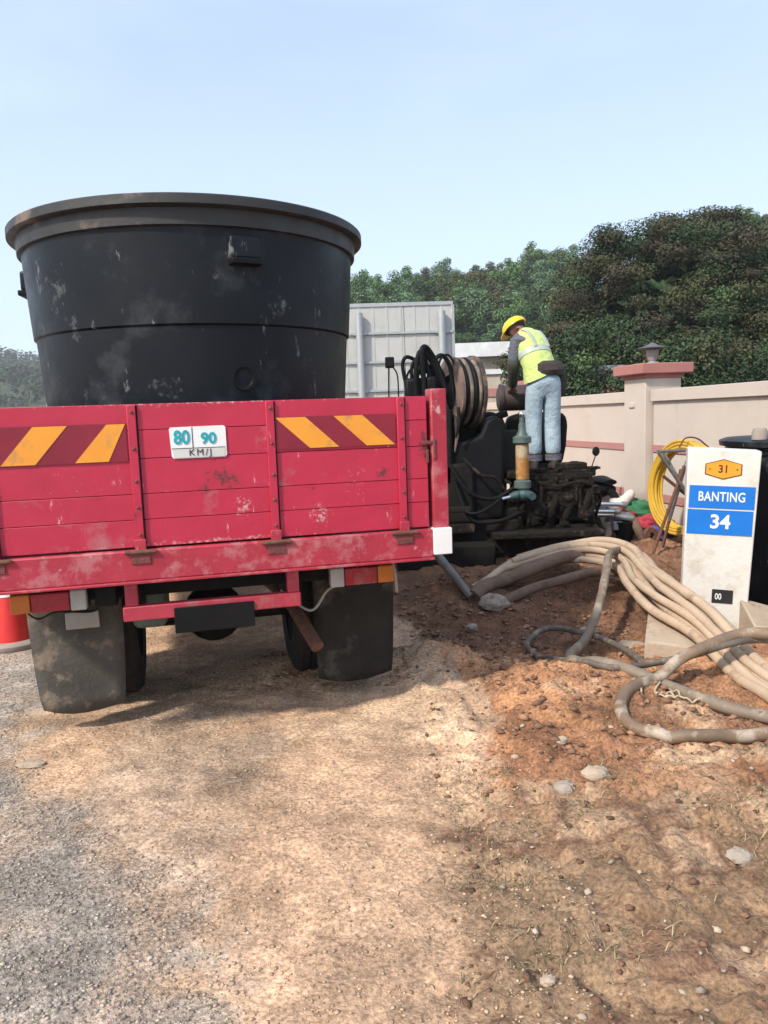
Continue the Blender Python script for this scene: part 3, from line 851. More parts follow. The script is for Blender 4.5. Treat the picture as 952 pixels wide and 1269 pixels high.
# under-run bumper
bp_ = tb('bumper_bar', BUMPER, (-0.012, 0.055, 0.632), (0.735, 0.05, 0.062), 0.005)
for xs_ in (-0.342, 0.325):
    tb('bumper_post', BUMPER, (xs_, 0.055, 0.713), (0.052, 0.046, 0.098), 0.005)
tb('licence_plate', BLACK, (-0.012, 0.022, 0.59), (0.33, 0.006, 0.11), 0.004)
tb('cross_member', CHASSIS, (0, 0.24, 0.72), (1.5, 0.08, 0.10), 0.004)
for sx in (-1, 1):
    tb('chassis_rail', CHASSIS, (sx * 0.34, 2.35, 0.66), (0.06, 4.5, 0.15), 0.004)
tb('bed_floor', BED, (0, 1.9, 0.885), (1.93, 3.62, 0.045), 0.004)
for yy in (0.55, 1.3, 2.05, 2.8):
    tb('bed_bearer', CHASSIS, (0, yy, 0.80), (1.86, 0.08, 0.11), 0.004)
for sx in (-1, 1):
    sb_ = tb('side_board', RED, (sx * 1.0, 1.90, 1.20), (0.04, 3.58, 0.57), 0.004)
    for yy in (0.9, 1.8, 2.7):
        MB().box((sx * 1.026, yy, 1.20), (0.014, 0.04, 0.56)).build('stud', RED, sb_, bev=0.003)
    tb('side_rail', RED_W, (sx * 0.99, 1.93, 0.845), (0.06, 3.6, 0.11), 0.005)
tb('front_board', RED, (0, 3.70, 1.35), (1.98, 0.05, 0.86), 0.004)
# wheels
def wheel(x0, y0, w_, r_=0.385):
    fr = Matrix.Translation((x0, y0, r_ + 0.002)) @ Matrix.Rotation(R(90), 4, 'Y')
    h = w_ / 2
    t = MB().lathe([(0.20, -h * .9), (r_ * .80, -h), (r_ * .94, -h * .92), (r_, -h * .66), (r_, -h * .28), (r_ - .012, -h * .24), (r_ - .012, -h * .12), (r_, -h * .08), (r_, h * .08), (r_ - .012, h * .12), (r_ - .012, h * .24), (r_, h * .28), (r_, h * .66), (r_ * .94, h * .92), (r_ * .80, h), (0.20, h * .9)], 40, fr).build('tyre', TYRE, TR)
    MB().lathe([(0.001, -h * .5), (0.07, -h * .7), (0.12, -h * .4), (0.205, -h * .85), (0.205, h * .85), (0.12, h * .4), (0.07, h * .7), (0.001, h * .5)], 28, fr).build('rim', CHASSIS, t)
for xs_ in (-0.72, -0.48, 0.50, 0.74):
    wheel(xs_, 0.98, 0.205)
for xs_ in (-0.78, 0.78):
    wheel(xs_, 4.35, 0.21)
MB().cyl((-0.7, 0.98, 0.385), (0.7, 0.98, 0.385), 0.055).build('rear_axle', CHASSIS, TR)
MB().ball((0.0, 0.98, 0.385), 0.16, 16, 10, (1, .9, 1)).build('differential', CHASSIS, TR)
MB().box((-0.30, 0.62, 0.56), (0.16, 0.4, 0.2)).build('air_tank', GREENGREY, TR, bev=0.04, seg=3)
MB().tube(bez([(0.30, 1.2, 0.5), (0.36, 0.7, 0.5), (0.40, 0.45, 0.44), (0.455, 0.28, 0.335)]), 0.032, 14).build('exhaust_pipe', RUST, TR)
MB().tube(bez([(0.30, 0.30, 0.62), (0.42, 0.22, 0.53), (0.50, 0.2, 0.62), (0.56, 0.16, 0.66)]), 0.006, 6).build('lamp_cable', ALU, TR)
MB().tube(bez([(0.80, 0.18, 0.77), (0.825, 0.2, 0.66), (0.84, 0.24, 0.58)]), 0.008, 6).build('hanging_bracket', ALU, TR)
MB().tube(bez([(-0.80, 0.18, 0.68), (-0.74, 0.2, 0.61), (-0.66, 0.21, 0.63), (-0.52, 0.2, 0.62), (-0.48, 0.18, 0.66)]), 0.004, 6).build('lamp_cable', CHASSIS, TR)
MB().box((-0.45, 0.14, 0.70), (0.09, 0.06, 0.09)).build('number_lamp', CHASSIS, TR, bev=0.01)
# cab
cabm = MB().prism([(3.95, 0.55), (5.55, 0.55), (5.62, 1.15), (5.42, 1.95), (5.2, 2.05), (3.95, 2.05)], -0.95, 0.95, Matrix.Rotation(R(90), 4, 'Z') @ Matrix.Scale(-1, 4, (0, 1, 0)))
cab = cabm.build('cab', RED, TR, bev=0.05, seg=3)
MB().box((0, 3.945, 1.70), (1.3, 0.012, 0.42)).build('rear_window', GLASS, cab, bev=0.01)
for sx in (-1, 1):
    MB().box((sx * 0.953, 4.75, 1.58), (0.012, 0.85, 0.55)).build('side_window', GLASS, cab, bev=0.01)

# ------------------------------------------------------------------ round tub in the bed
TC = Matrix.Translation((-0.71, 3.15, 0)) @ Matrix.Rotation(R(14), 4, 'Z')
tcen = TC @ Vector((0.012, 1.12, 0))
tub = thing('round_tub', 'huge black plastic water tub standing in the lorry bed', 'tub', (tcen.x, tcen.y, 0.915), 0)
tub.scale = (0.938, 0.938, 0.99)
H_ = 1.465
prof = [(0.001, 0.0), (0.755, 0.0), (0.775, 0.02), (0.816, 0.42), (0.852, 0.90), (0.854, 0.925), (0.866, 0.934), (0.884, 1.18), (0.894, H_ - 0.12), (0.925, H_ - 0.155), (0.93, H_ - 0.10), (0.945, H_ - 0.085), (0.90, H_ - 0.085), (0.87, H_ - 0.12), (0.85, 0.95), (0.74, 0.03), (0.001, 0.03)]
MB().lathe(prof[:9] + [(0.878, H_ - 0.12), (0.852, 1.0), (0.74, 0.03), (0.001, 0.03)], 96).build('tub_wall', TUB, tub, smooth=40)
MB().lathe([(0.886, H_ - 0.125), (0.914, H_ - 0.120), (0.918, H_ - 0.050), (0.950, H_ - 0.047), (0.958, H_ - 0.042), (0.958, H_ - 0.006), (0.952, H_), (0.90, H_), (0.885, H_ - 0.02), (0.886, H_ - 0.125)], 96).build('rim', TUBRIM, tub, smooth=32)
def on_wall(ang, z, r_off=0.0):
    r_ = float(np.interp(z, [0.42, 0.90, 0.94, 1.18, 1.31], [0.816, 0.852, 0.867, 0.884, 0.892])) + r_off
    return Vector((r_ * math.cos(ang), r_ * math.sin(ang), z))
for dg_ in (-62, -172, 60, 118):
    a = R(dg_)
    p = on_wall(a, 1.255, 0.012)
    lg = MB().box(p, (0.05, 0.15, 0.10), Matrix.Rotation(a, 3, 'Z')).build('lifting_lug', TUB, tub, bev=0.012)
    p = on_wall(a, 1.195, 0.022)
    MB().box(p, (0.07, 0.15, 0.028), Matrix.Rotation(a, 3, 'Z')).build('lug_ledge', BLACK, lg, bev=0.006)
p = on_wall(R(-63), 0.69, 0.001)
MB().lathe([(0.001, -0.012), (0.034, -0.010), (0.043, 0.004), (0.055, 0.006), (0.058, -0.01)], 24, Matrix.Translation(p) @ Matrix.Rotation(R(-63), 4, 'Z') @ Matrix.Rotation(R(90), 4, 'Y')).build('drain_boss', BLACK, tub)

# ------------------------------------------------------------------ drilling rig
RG = thing('drilling_rig', 'muddy black directional drilling rig on tracks behind the lorry', 'drilling rig', (1.05, 7.9, 0), 0)
def rb(name, m_, c, d, bev=0.02, seg=2, parent=None, rot=None):
    c = (c[0] - 1.05, c[1] - 7.9, c[2])
    if parent is not None:
        return MB().box(c, d, rot).build(name, m_, parent, bev=bev, seg=seg)
    return MB().box(c, d, rot).build(name, m_, RG, bev=bev, seg=seg)
def rl(p):
    return (p[0] - 1.05, p[1] - 7.9, p[2])
# tracks
for yy in (7.28, 8.75):
    poly = []
    for k in range(9):
        a = R(90 + 180 * k / 8)
        poly.append((0.28 + 0.22 * math.cos(a), 0.21 + 0.22 * math.sin(a)))
    for k in range(9):
        a = R(-90 + 180 * k / 8)
        poly.append((1.78 + 0.22 * math.cos(a), 0.21 + 0.22 * math.sin(a)))
    poly = [(px_ - 1.05, pz - 0.02) for px_, pz in poly]
    tk = MB().prism(poly, yy - 7.9 - 0.16, yy - 7.9 + 0.16).build('crawler_track', CHASSIS, RG, bev=0.01)
    for k in range(5):
        MB().cyl(rl((0.32 + 0.36 * k, yy - 0.18, 0.17)), rl((0.32 + 0.36 * k, yy + 0.18, 0.17)), 0.09, n=18).build('track_roller', MUDDY, tk)
rb('undercarriage', CHASSIS, (1.0, 8.0, 0.36), (1.7, 1.5, 0.30))
rb('lower_deck', MUDDY, (1.50, 7.30, 0.285), (1.02, 0.75, 0.06), 0.012)
dk_ = rb('mud_block', MUDDY, (1.62, 7.42, 0.55), (0.70, 0.60, 0.46), 0.03)
for k in range(4):
    a0 = rl((1.38 + 0.15 * k, 7.11, 0.40))
    a1 = rl((1.47 + 0.15 * k, 7.10, 0.68))
    MB().tube(bez([a0, ((a0[0] + a1[0]) / 2 + .005, a0[1] - 0.035, (a0[2] + a1[2]) / 2), a1], 5), [0.02, .028, .032, .036, .03, .038, .03, .034, .028, .026, .02], 10).build('vise_jaw', MUDDY, dk_)
lp = MB()
for k in range(70):
    cx_, cz_ = random.uniform(1.30, 1.98), random.uniform(0.34, 0.80)
    lp.ball(rl((cx_, 7.115 + random.uniform(-0.02, 0.02), cz_)), random.uniform(0.015, 0.05), 8, 6, (1.2, .6, .9), jit=0.5)
for k in range(40):
    lp.ball(rl((random.uniform(1.25, 2.0), random.uniform(7.15, 7.3), 0.862)), random.uniform(0.01, 0.03), 7, 5, (1.2, 1, .6), jit=0.5)
kind(lp.build('mud_lumps', MUDDY, RG), 'stuff')
rb('upper_deck', MUDDY, (1.58, 7.52, 0.825), (0.82, 0.74, 0.07), 0.015)
rb('deck_lip', MUDDY, (1.62, 7.14, 0.80), (0.66, 0.03, 0.055), 0.008)
rb('side_box', MUDDY, (1.30, 7.20, 0.66), (0.16, 0.22, 0.16), 0.02)
# engine hood with rounded shoulder
hoodp = [(0.42, 0.35), (1.22, 0.35), (1.22, 1.26)] + [(1.06 + 0.16 * math.cos(R(a)), 1.26 + 0.16 * math.sin(R(a))) for a in (15, 35, 55, 75, 90)] + [(0.82, 1.415), (0.66, 1.40), (0.50, 1.35), (0.42, 1.25)]
hd = MB().prism([(x - 1.05, z) for x, z in hoodp], 7.52 - 7.9, 8.5 - 7.9).build('engine_hood', BLACKSOFT, RG, bev=0.04, seg=3)
MB().tube(bez([rl((0.96, 7.49, 0.5)), rl((0.97, 7.48, 1.0)), rl((1.0, 7.48, 1.26)), rl((1.10, 7.48, 1.36)), rl((1.22, 7.50, 1.40))]), 0.035, 10).build('hood_seam', BLACKSOFT, hd)
gr = rb('side_grille', MESHG, (1.18, 7.47, 0.98), (0.26, 0.05, 0.52), 0.01)
for k in range(9):
    MB().box(rl((1.07 + 0.027 * k, 7.44, 0.98)), (0.008, 0.012, 0.48)).build('grille_bar', MESHG, gr, smooth=0)
rb('front_frame', CHASSIS, (0.62, 7.30, 0.62), (0.46, 0.30, 0.66), 0.03)
rb('stabiliser_beam', MUDDY, (0.55, 7.02, 0.36), (0.56, 0.10, 0.08), 0.01)
rb('stabiliser_beam', CHASSIS, (0.50, 7.00, 0.54), (0.6, 0.07, 0.05), 0.01)
rb('outrigger_pad', CHASSIS, (0.55, 7.05, 0.12), (0.9, 0.4, 0.22), 0.02)
MB().tube(bez([rl((0.70, 7.0, 0.55)), rl((0.82, 6.96, 0.50)), rl((0.98, 6.98, 0.56)), rl((1.10, 7.05, 0.64))]), 0.016, 8).build('hydraulic_hose', BLACK, RG)
for pth, q in (([(0.62, 7.12, 0.95), (0.78, 7.05, 0.70), (1.0, 7.05, 0.62), (1.22, 7.08, 0.72)], 0.018), ([(0.75, 7.12, 1.0), (0.90, 7.04, 0.85), (1.05, 7.06, 0.80), (1.2, 7.1, 0.58)], 0.015), ([(0.66, 7.12, 0.80), (0.80, 7.02, 0.45), (1.05, 7.0, 0.42), (1.3, 7.05, 0.50)], 0.02), ([(1.0, 7.42, 1.30), (1.08, 7.36, 1.0), (1.12, 7.30, 0.82), (1.2, 7.15, 0.74)], 0.014), ([(1.42, 7.08, 0.76), (1.6, 7.03, 0.72), (1.8, 7.05, 0.75), (1.98, 7.1, 0.70)], 0.014), ([(1.95, 7.2, 0.72), (2.04, 7.2, 0.58), (2.0, 7.2, 0.40), (2.08, 7.25, 0.25)], 0.016)):
    MB().tube(bez([rl(a_) for a_ in pth]), q, 8).build('hydraulic_hose', MUDDY if q < 0.016 else BLACK, RG)
for k in range(5):
    bt_ = MB().cyl(rl((1.36 + 0.13 * k, 7.135, 0.80)), rl((1.36 + 0.13 * k, 7.105, 0.80)), 0.016, n=6).build('deck_bolt', MUDDY, RG)
for k in range(6):
    xk = 1.34 + 0.12 * k
    rb('clamp_plate', MUDDY, (xk, 7.10, 0.56 + 0.03 * (k % 2)), (0.03, 0.06, 0.36 - 0.06 * (k % 3)), 0.006, parent=None)
for xk, zk, rk in ((1.42, 0.50, 0.085), (1.70, 0.62, 0.10), (1.88, 0.46, 0.07)):
    gw = MB().cyl(rl((xk, 7.13, zk)), rl((xk, 7.06, zk)), rk, n=22).build('gear_housing', MUDDY, RG)
    MB().cyl(rl((xk, 7.06, zk)), rl((xk, 7.03, zk)), rk * 0.45, n=6).build('shaft_nut', MUDDY, gw)
rb('tool_tray', MUDDY, (1.78, 7.24, 0.89), (0.26, 0.16, 0.06), 0.01)
cvp = [(0.56, 0.40), (1.14, 0.40), (1.15, 1.22)] + [(1.05 + 0.10 * math.cos(R(a)), 1.28 + 0.10 * math.sin(R(a))) for a in (10, 40, 70, 95)] + [(0.98, 1.34), (0.92, 1.20), (0.80, 1.16), (0.62, 1.14), (0.56, 1.05)]
MB().prism([(x - 1.05, z) for x, z in cvp], 7.20 - 7.9, 7.54 - 7.9).build('engine_cover', BLACKSOFT, RG, bev=0.035, seg=3)
# seat back behind the worker
stp = [(1.28, 0.86), (1.86, 0.86), (1.90, 1.05), (1.915, 1.25)] + [(1.80 + 0.11 * math.cos(R(a)), 1.30 + 0.10 * math.sin(R(a))) for a in (0, 25, 50, 75, 90)] + [(1.45, 1.40), (1.30, 1.36)]
MB().prism([(x - 1.05, z) for x, z in stp], 7.90 - 7.9, 8.12 - 7.9).build('seat_back', BLACKSOFT, RG, bev=0.05, seg=3)
rb('seat_base', BLACK, (1.62, 8.0, 0.75), (0.5, 0.5, 0.25), 0.04)
rb('control_pod', MUDDY, (1.93, 7.62, 0.80), (0.12, 0.3, 0.2), 0.03)
# hydraulic cylinder with yellow label
cy = MB().lathe([(0.001, 0.72), (0.078, 0.72), (0.078, 0.78), (0.058, 0.79), (0.058, 1.12), (0.066, 1.125), (0.084, 1.13), (0.084, 1.18), (0.054, 1.195), (0.034, 1.24), (0.032, 1.30), (0.022, 1.305), (0.022, 1.36), (0.001, 1.36)], 28, Matrix.Translation(rl((1.275, 7.0, 0)))).build('grease_cylinder', GREENGREY, RG)
MB().lathe([(0.0592, 0.80), (0.0605, 0.80), (0.0605, 1.115), (0.0592, 1.115)], 28, Matrix.Translation(rl((1.275, 7.0, 0)))).build('yellow_label', YLABEL, cy)
MB().ball(rl((1.275, 7.0, 1.385)), 0.036, 14, 10).build('steel_cap', CHROME, cy)
vv = MB().ball(rl((1.285, 6.98, 0.66)), 0.062, 14, 10, (1.15, 1, .9)).build('grease_valve', TEAL, RG)
MB().cyl(rl((1.22, 6.96, 0.66)), rl((1.15, 6.95, 0.645)), 0.04, 0.03).build('valve_body', TEAL, vv)
MB().cyl(rl((1.15, 6.95, 0.645)), rl((1.075, 6.94, 0.63)), 0.018, 0.016).build('spout', CHROME, vv)
MB().cyl(rl((1.33, 6.93, 0.655)), rl((1.34, 6.87, 0.65)), 0.038, 0.034).build('valve_port', TEAL, vv)
MB().cyl(rl((1.28, 6.98, 0.66)), rl((1.275, 7.0, 0.73)), 0.05, 0.06).build('valve_neck', TEAL, vv)
# hose reel with worn flanges, axis almost sideways
rax = Vector((0.955, 0.29, 0.0)).normalized()
rfr = Matrix.Translation(rl((0.775, 7.40, 1.61))) @ rax.to_track_quat('Z', 'Y').to_matrix().to_4x4()
re_ = MB().lathe([(0.17, -0.125), (0.325, -0.125), (0.34, -0.118), (0.34, -0.095), (0.325, -0.09), (0.17, -0.09), (0.17, -0.125)], 44, rfr).build('reel_flange', REELW, RG)
MB().lathe([(0.15, 0.09), (0.325, 0.09), (0.345, 0.095), (0.345, 0.12), (0.325, 0.125), (0.15, 0.125), (0.15, 0.09)], 44, rfr).build('reel_flange', REELW, RG)
for k in range(4):
    zc = -0.09 + 0.045 * (k + .5)
    prr = [(0.16, zc - 0.021)] + [(0.305 + 0.022 * math.sin(math.pi * t / 6), zc - 0.021 * math.cos(math.pi * t / 6)) for t in range(7)] + [(0.16, zc + 0.021)]
    MB().lathe(prr, 44, rfr).build('wound_hose', (BLACKSOFT, HOSED, BLACKSOFT, HOSED)[k], RG)
MB().lathe([(0.001, -0.08), (0.165, -0.08), (0.165, 0.08), (0.001, 0.08)], 24, rfr).build('reel_hub', BLACK, RG)
for k in range(5):
    a = R(-150 + 24 * k)
    p0 = rfr @ Vector((0.28 * math.cos(a), 0.28 * math.sin(a), -0.135))
    p1 = p0 + Vector((-0.03 + 0.015 * k, -0.02, -0.28 - 0.05 * (k % 3)))
    MB().tube([p0, (p0 + p1) / 2 + Vector((0.02, -0.02, 0)), p1], [0.016, 0.018, 0.008], 7).build('torn_strap', REELW if k % 2 else BLACKSOFT, RG)
# arching hydraulic hoses
hose_sets = [
    [(0.30, 7.2, 1.50), (0.24, 7.2, 1.72), (0.22, 7.2, 1.88), (0.26, 7.2, 1.945), (0.36, 7.25, 1.90), (0.44, 7.3, 1.80)],
    [(0.34, 7.1, 1.45), (0.33, 7.1, 1.75), (0.36, 7.1, 1.95), (0.42, 7.15, 1.98), (0.52, 7.2, 1.82), (0.60, 7.25, 1.55)],
    [(0.42, 7.1, 1.45), (0.40, 7.1, 1.80), (0.39, 7.1, 1.98), (0.44, 7.15, 2.02), (0.54, 7.2, 1.86), (0.62, 7.2, 1.60)],
    [(0.48, 7.15, 1.45), (0.46, 7.15, 1.75), (0.42, 7.2, 1.93), (0.36, 7.25, 1.92), (0.33, 7.3, 1.7)],
    [(0.36, 7.2, 1.72), (0.44, 7.2, 1.68), (0.50, 7.22, 1.58), (0.58, 7.25, 1.56)],
    [(0.31, 7.15, 1.62), (0.38, 7.15, 1.66), (0.47, 7.18, 1.72), (0.57, 7.2, 1.66)],
]
for k, hp in enumerate(hose_sets):
    MB().tube(bez([rl(p) for p in hp], 8), (0.018, 0.022, 0.024, 0.02, 0.014, 0.014)[k], 10).build('hydraulic_hose', BLACKSOFT, RG)
for k in range(7):
    x0_ = 0.27 + 0.05 * k
    top_ = 1.84 + 0.13 * random.random()
    MB().tube(bez([rl((x0_, 7.22, 1.5)), rl((x0_ - 0.02, 7.2, top_ - 0.1)), rl((x0_ + 0.06, 7.2, top_)), rl((x0_ + 0.14, 7.24, top_ - 0.12)), rl((x0_ + 0.17, 7.25, 1.5))], 8), 0.011 + 0.005 * (k % 3), 8).build('hydraulic_hose', BLACKSOFT, RG)
rb('valve_block', BLACK, (0.33, 7.25, 1.56), (0.20, 0.25, 0.38), 0.03)
rb('valve_block', BLACK, (0.47, 7.2, 1.58), (0.11, 0.2, 0.36), 0.03)
rb('rear_frame', CHASSIS, (0.36, 7.35, 1.1), (0.6, 0.4, 0.72), 0.03)
gb = rb('gauge_box', BLACK, (0.10, 7.2, 1.90), (0.085, 0.06, 0.10), 0.012)
MB().tube(bez([rl((0.09, 7.2, 1.86)), rl((0.085, 7.2, 1.7)), rl((0.08, 7.2, 1.45))], 5), 0.007, 6).build('gauge_wire', BLACK, gb)
MB().tube(bez([rl((0.13, 7.2, 1.86)), rl((0.17, 7.2, 1.76)), rl((0.17, 7.2, 1.45))], 5), 0.007, 6).build('gauge_wire', BLACK, gb)
# mixing roll in front of the worker
dr = MB().lathe([(0.001, 0), (0.10, 0), (0.12, 0.012), (0.132, 0.04), (0.132, 0.54), (0.12, 0.57), (0.001, 0.58)], 28, Matrix.Translation(rl((1.215, 8.04, 1.555))) @ Matrix.Rotation(R(90), 4, 'Y')).build('rod_drum', DRUMB, RG)
MB().lathe([(0.133, 0.02), (0.146, 0.02), (0.146, 0.05), (0.133, 0.05)], 28, Matrix.Translation(rl((1.215, 8.04, 1.555))) @ Matrix.Rotation(R(90), 4, 'Y')).build('drum_hoop', DRUMB, dr)

# ------------------------------------------------------------------ worker
PW = Vector((1.575, 7.52, 0.862))
man = thing('person', 'worker in lime vest, pale jeans and yellow helmet bending over the rig', 'person', PW)
f_ = Vector((-0.5, 0.86, 0)).normalized()
r_ = Vector((0.86, 0.5, 0)).normalized()
bv = [(0, -0.02, 0.83),                       # 0 pelvis
      (-0.03, 0.03, 1.0), (-0.075, 0.11, 1.16), (-0.125, 0.17, 1.275),   # 1 2 3 spine
      (-0.165, 0.215, 1.325), (-0.205, 0.255, 1.36), (-0.225, 0.275, 1.395),  # 4 neck 5 head 6 crown
      (-0.255, 0.265, 1.315),                 # 7 jaw
      (-0.235, 0.075, 1.215), (-0.262, 0.115, 0.99), (-0.245, 0.27, 0.815), (-0.24, 0.33, 0.775),   # 8 l shoulder 9 elbow 10 wrist 11 palm
      (0.045, 0.235, 1.215), (0.10, 0.30, 1.0), (0.11, 0.40, 0.84), (0.11, 0.45, 0.80),  # 12..15 right
      (-0.085, -0.02, 0.78), (-0.09, 0.01, 0.43), (-0.088, -0.01, 0.08),      # 16 17 18
      (0.085, -0.01, 0.78), (0.092, 0.015, 0.43), (0.092, 0.0, 0.08)]         # 19 20 21
be = [(0, 1), (1, 2), (2, 3), (3, 4), (4, 5), (5, 6), (5, 7), (3, 8), (8, 9), (9, 10), (10, 11), (3, 12), (12, 13), (13, 14), (14, 15), (0, 16), (16, 17), (17, 18), (0, 19), (19, 20), (20, 21)]
br = [0.11, 0.105, 0.12, 0.10, 0.052, 0.088, 0.075, 0.058, 0.052, 0.038, 0.027, 0.032, 0.052, 0.038, 0.027, 0.032, 0.075, 0.05, 0.036, 0.075, 0.05, 0.036]
# fingers curled over the drum, thumb to the side
def hand(palm_i, side):
    global bv, be, br
    p = Vector(bv[palm_i])
    for k in range(4):
        o_ = Vector((side * (-0.030 + 0.020 * k), 0.03, -0.004))
        a = len(bv)
        ln = (0.8, 1.0, 0.95, 0.75)[k]
        bv += [tuple(p + o_), tuple(p + o_ + Vector((0, 0.030 * ln, -0.012))), tuple(p + o_ + Vector((0, 0.046 * ln, -0.040 * ln)))]
        be += [(palm_i, a), (a, a + 1), (a + 1, a + 2)]
        br += [0.010, 0.009, 0.008]
    a = len(bv)
    bv += [tuple(p + Vector((side * -0.04, 0.0, -0.01))), tuple(p + Vector((side * -0.052, 0.025, -0.025)))]
    be += [(palm_i, a), (a, a + 1)]
    br += [0.011, 0.009]
hand(11, -1)
hand(15, 1)
# nose and ears
a = len(bv)
bv += [(-0.285, 0.325, 1.335), (-0.278, 0.205, 1.352), (-0.135, 0.305, 1.362)]
be += [(5, a), (5, a + 1), (5, a + 2)]
br += [0.016, 0.016, 0.016]
skin('body', bv, be, br, SKIN, man, 2)
# shirt
sv2 = [bv[1], bv[2], bv[3], bv[8], bv[9], (-0.247, 0.255, 0.835), bv[12], bv[13], (0.11, 0.385, 0.86), (-0.005, 0.0, 0.87), (-0.155, 0.205, 1.312)]
skin('shirt', sv2, [(0, 1), (1, 2), (2, 3), (3, 4), (4, 5), (2, 6), (6, 7), (7, 8), (0, 9), (2, 10)], [0.125, 0.135, 0.115, 0.072, 0.058, 0.044, 0.072, 0.058, 0.044, 0.128, 0.062], SHIRT, man, 2)
MB().tube(bez([Vector(bv[9]) + Vector((0.0, 0, 0.05)), Vector(bv[9]), Vector(bv[10])], 5), [0.060] * 6 + [0.058, 0.056, 0.053, 0.050, 0.046], 14).build('arm_sleeve', SHIRTDK, man)
# jeans
jv = [(0.0, -0.02, 0.82), (-0.085, -0.02, 0.74), (-0.090, 0.012, 0.45), (-0.092, -0.012, 0.10), (0.085, -0.012, 0.74), (0.090, 0.015, 0.45), (0.095, 0.0, 0.10), (-0.01, -0.01, 0.92)]
skin('jeans', jv, [(0, 1), (1, 2), (2, 3), (0, 4), (4, 5), (5, 6), (0, 7)], [0.135, 0.102, 0.086, 0.080, 0.102, 0.086, 0.080, 0.135], JEANS, man, 2)
for x_, y_ in ((-0.095, -0.012), (0.098, 0.0)):
    MB().tube([(x_, y_, 0.125), (x_, y_, 0.07)], [0.081, 0.080], 18).build('jeans_hem', SHIRT, man)
    bt = MB().loft([((x_, y_ + 0.03, 0.0), (0.050, 0, 0), (0, 0.115, 0)), ((x_, y_ + 0.03, 0.05), (0.054, 0, 0), (0, 0.118, 0)), ((x_, y_ + 0.015, 0.085), (0.058, 0, 0), (0, 0.09, 0)), ((x_, y_, 0.14), (0.066, 0, 0), (0, 0.07, 0))], 18).build('boot', BOOT, man)
# vest: lofted shell over the torso
def tor(c, hu, hv, tilt):
    u = r_ * hu
    v = (f_ * math.cos(tilt) + Vector((0, 0, -math.sin(tilt)))) * hv
    return (c, u, v)
vr = [(Vector((-0.015, 0.0, 0.89)), r_ * 0.172 + Vector((0, 0, 0.075)), f_ * 0.155 + Vector((0, 0, -0.02))), tor((-0.03, 0.03, 0.99), 0.162, 0.145, 0.3), tor((-0.06, 0.085, 1.10), 0.168, 0.148, 0.5),
      tor((-0.085, 0.125, 1.18), 0.175, 0.142, 0.6), tor((-0.11, 0.155, 1.245), 0.150, 0.125, 0.7), tor((-0.135, 0.18, 1.29), 0.105, 0.095, 0.8), tor((-0.15, 0.20, 1.315), 0.070, 0.07, 0.8)]
ve = MB().loft(vr, 28).build('vest', VEST, man, smooth=60)
def band(c0, c1, hu, hv, t0, nm='reflective_band'):
    MB().loft([tor(c0, hu, hv, t0), tor(c1, hu * 0.995, hv * 0.995, t0)], 28).build(nm, VESTPALE, ve, smooth=60)
band((-0.052, 0.068, 1.068), (-0.067, 0.094, 1.115), 0.1715, 0.151, 0.45)
# two straps over the back
for sd in (-0.075, 0.075):
    pts = []
    for (c, u, v) in vr[2:6]:
        c, u, v = Vector(c), Vector(u), Vector(v)
        ca = sd / u.length
        pts.append(c + u * ca - v * math.sqrt(max(0.02, 1 - ca * ca)) * 1.02)
    MB().tube(bez(pts, 5), 0.024, 8, flat=0.22, up=tuple(r_)).build('reflective_strap', VESTPALE, ve)
# belt bag on the hip
MB().loft([((0.045, -0.05, 0.885), (0.125, 0.04, 0), (-0.03, 0.10, 0)), ((0.05, -0.06, 0.93), (0.140, 0.04, 0), (-0.03, 0.115, 0)), ((0.05, -0.05, 0.99), (0.135, 0.04, 0), (-0.03, 0.11, 0)), ((0.045, -0.03, 1.02), (0.115, 0.03, 0), (-0.03, 0.095, 0))], 20).build('waist_bag', POUCH, man)
MB().tube(bez([(0.165, -0.02, 0.95), (0.185, 0.0, 0.85), (0.18, 0.02, 0.74), (0.165, 0.03, 0.68)], 5), [0.02, .03, .036, .04, .042, .044, .046, .047, .048, .048, .047, .046, .044, .04, .034, .02], 10).build('tool_pouch', POUCH, man)
# helmet
hdir = Vector((-0.62, 0.50, -0.55)).normalized()
hup = Vector((-0.40, 0.32, 0.86)).normalized()
hup = (hup - hdir * hup.dot(hdir)).normalized()
hx = hdir.cross(hup)
HF = Matrix((hdir, -hx, hup)).transposed().to_4x4()
HF.translation = Vector((-0.212, 0.262, 1.368))
hb = MB()
prof_h = [(math.cos(R(t)) * 0.118, math.sin(R(t)) * 0.100 + 0.012) for t in (0, 12, 25, 40, 55, 70, 82, 90)]
hb.lathe([(0.105, 0.008)] + prof_h, 26, HF @ Matrix.Scale(1.12, 4, (1, 0, 0)))
hel = hb.build('helmet', HELM, man, smooth=50)
poly = []
for k in range(17):
    a = R(-80 + 160 * k / 16)
    poly.append((0.125 * math.cos(a) * 1.45, 0.120 * math.sin(a)))
MB().add([HF @ Vector((px_, py_, 0.012 - 0.010 * (px_ / 0.18) ** 2)) for px_, py_ in poly] + [HF @ Vector((px_ * 0.68, py_ * 0.92, 0.020)) for px_, py_ in poly] +
         [HF @ Vector((px_, py_, 0.006 - 0.010 * (px_ / 0.18) ** 2)) for px_, py_ in poly] + [HF @ Vector((px_ * 0.68, py_ * 0.92, 0.012)) for px_, py_ in poly],
         [(i, i + 1, i + 18, i + 17) for i in range(16)] + [(i + 34, i + 35, i + 52, i + 51) for i in range(16)] + [(i, i + 1, i + 35, i + 34) for i in range(16)]).build('brim', HELM, hel)
MB().lathe([(0.092, -0.014), (0.097, -0.014), (0.1015, 0.006), (0.096, 0.006)], 22, HF).build('hair', HAIR, man)

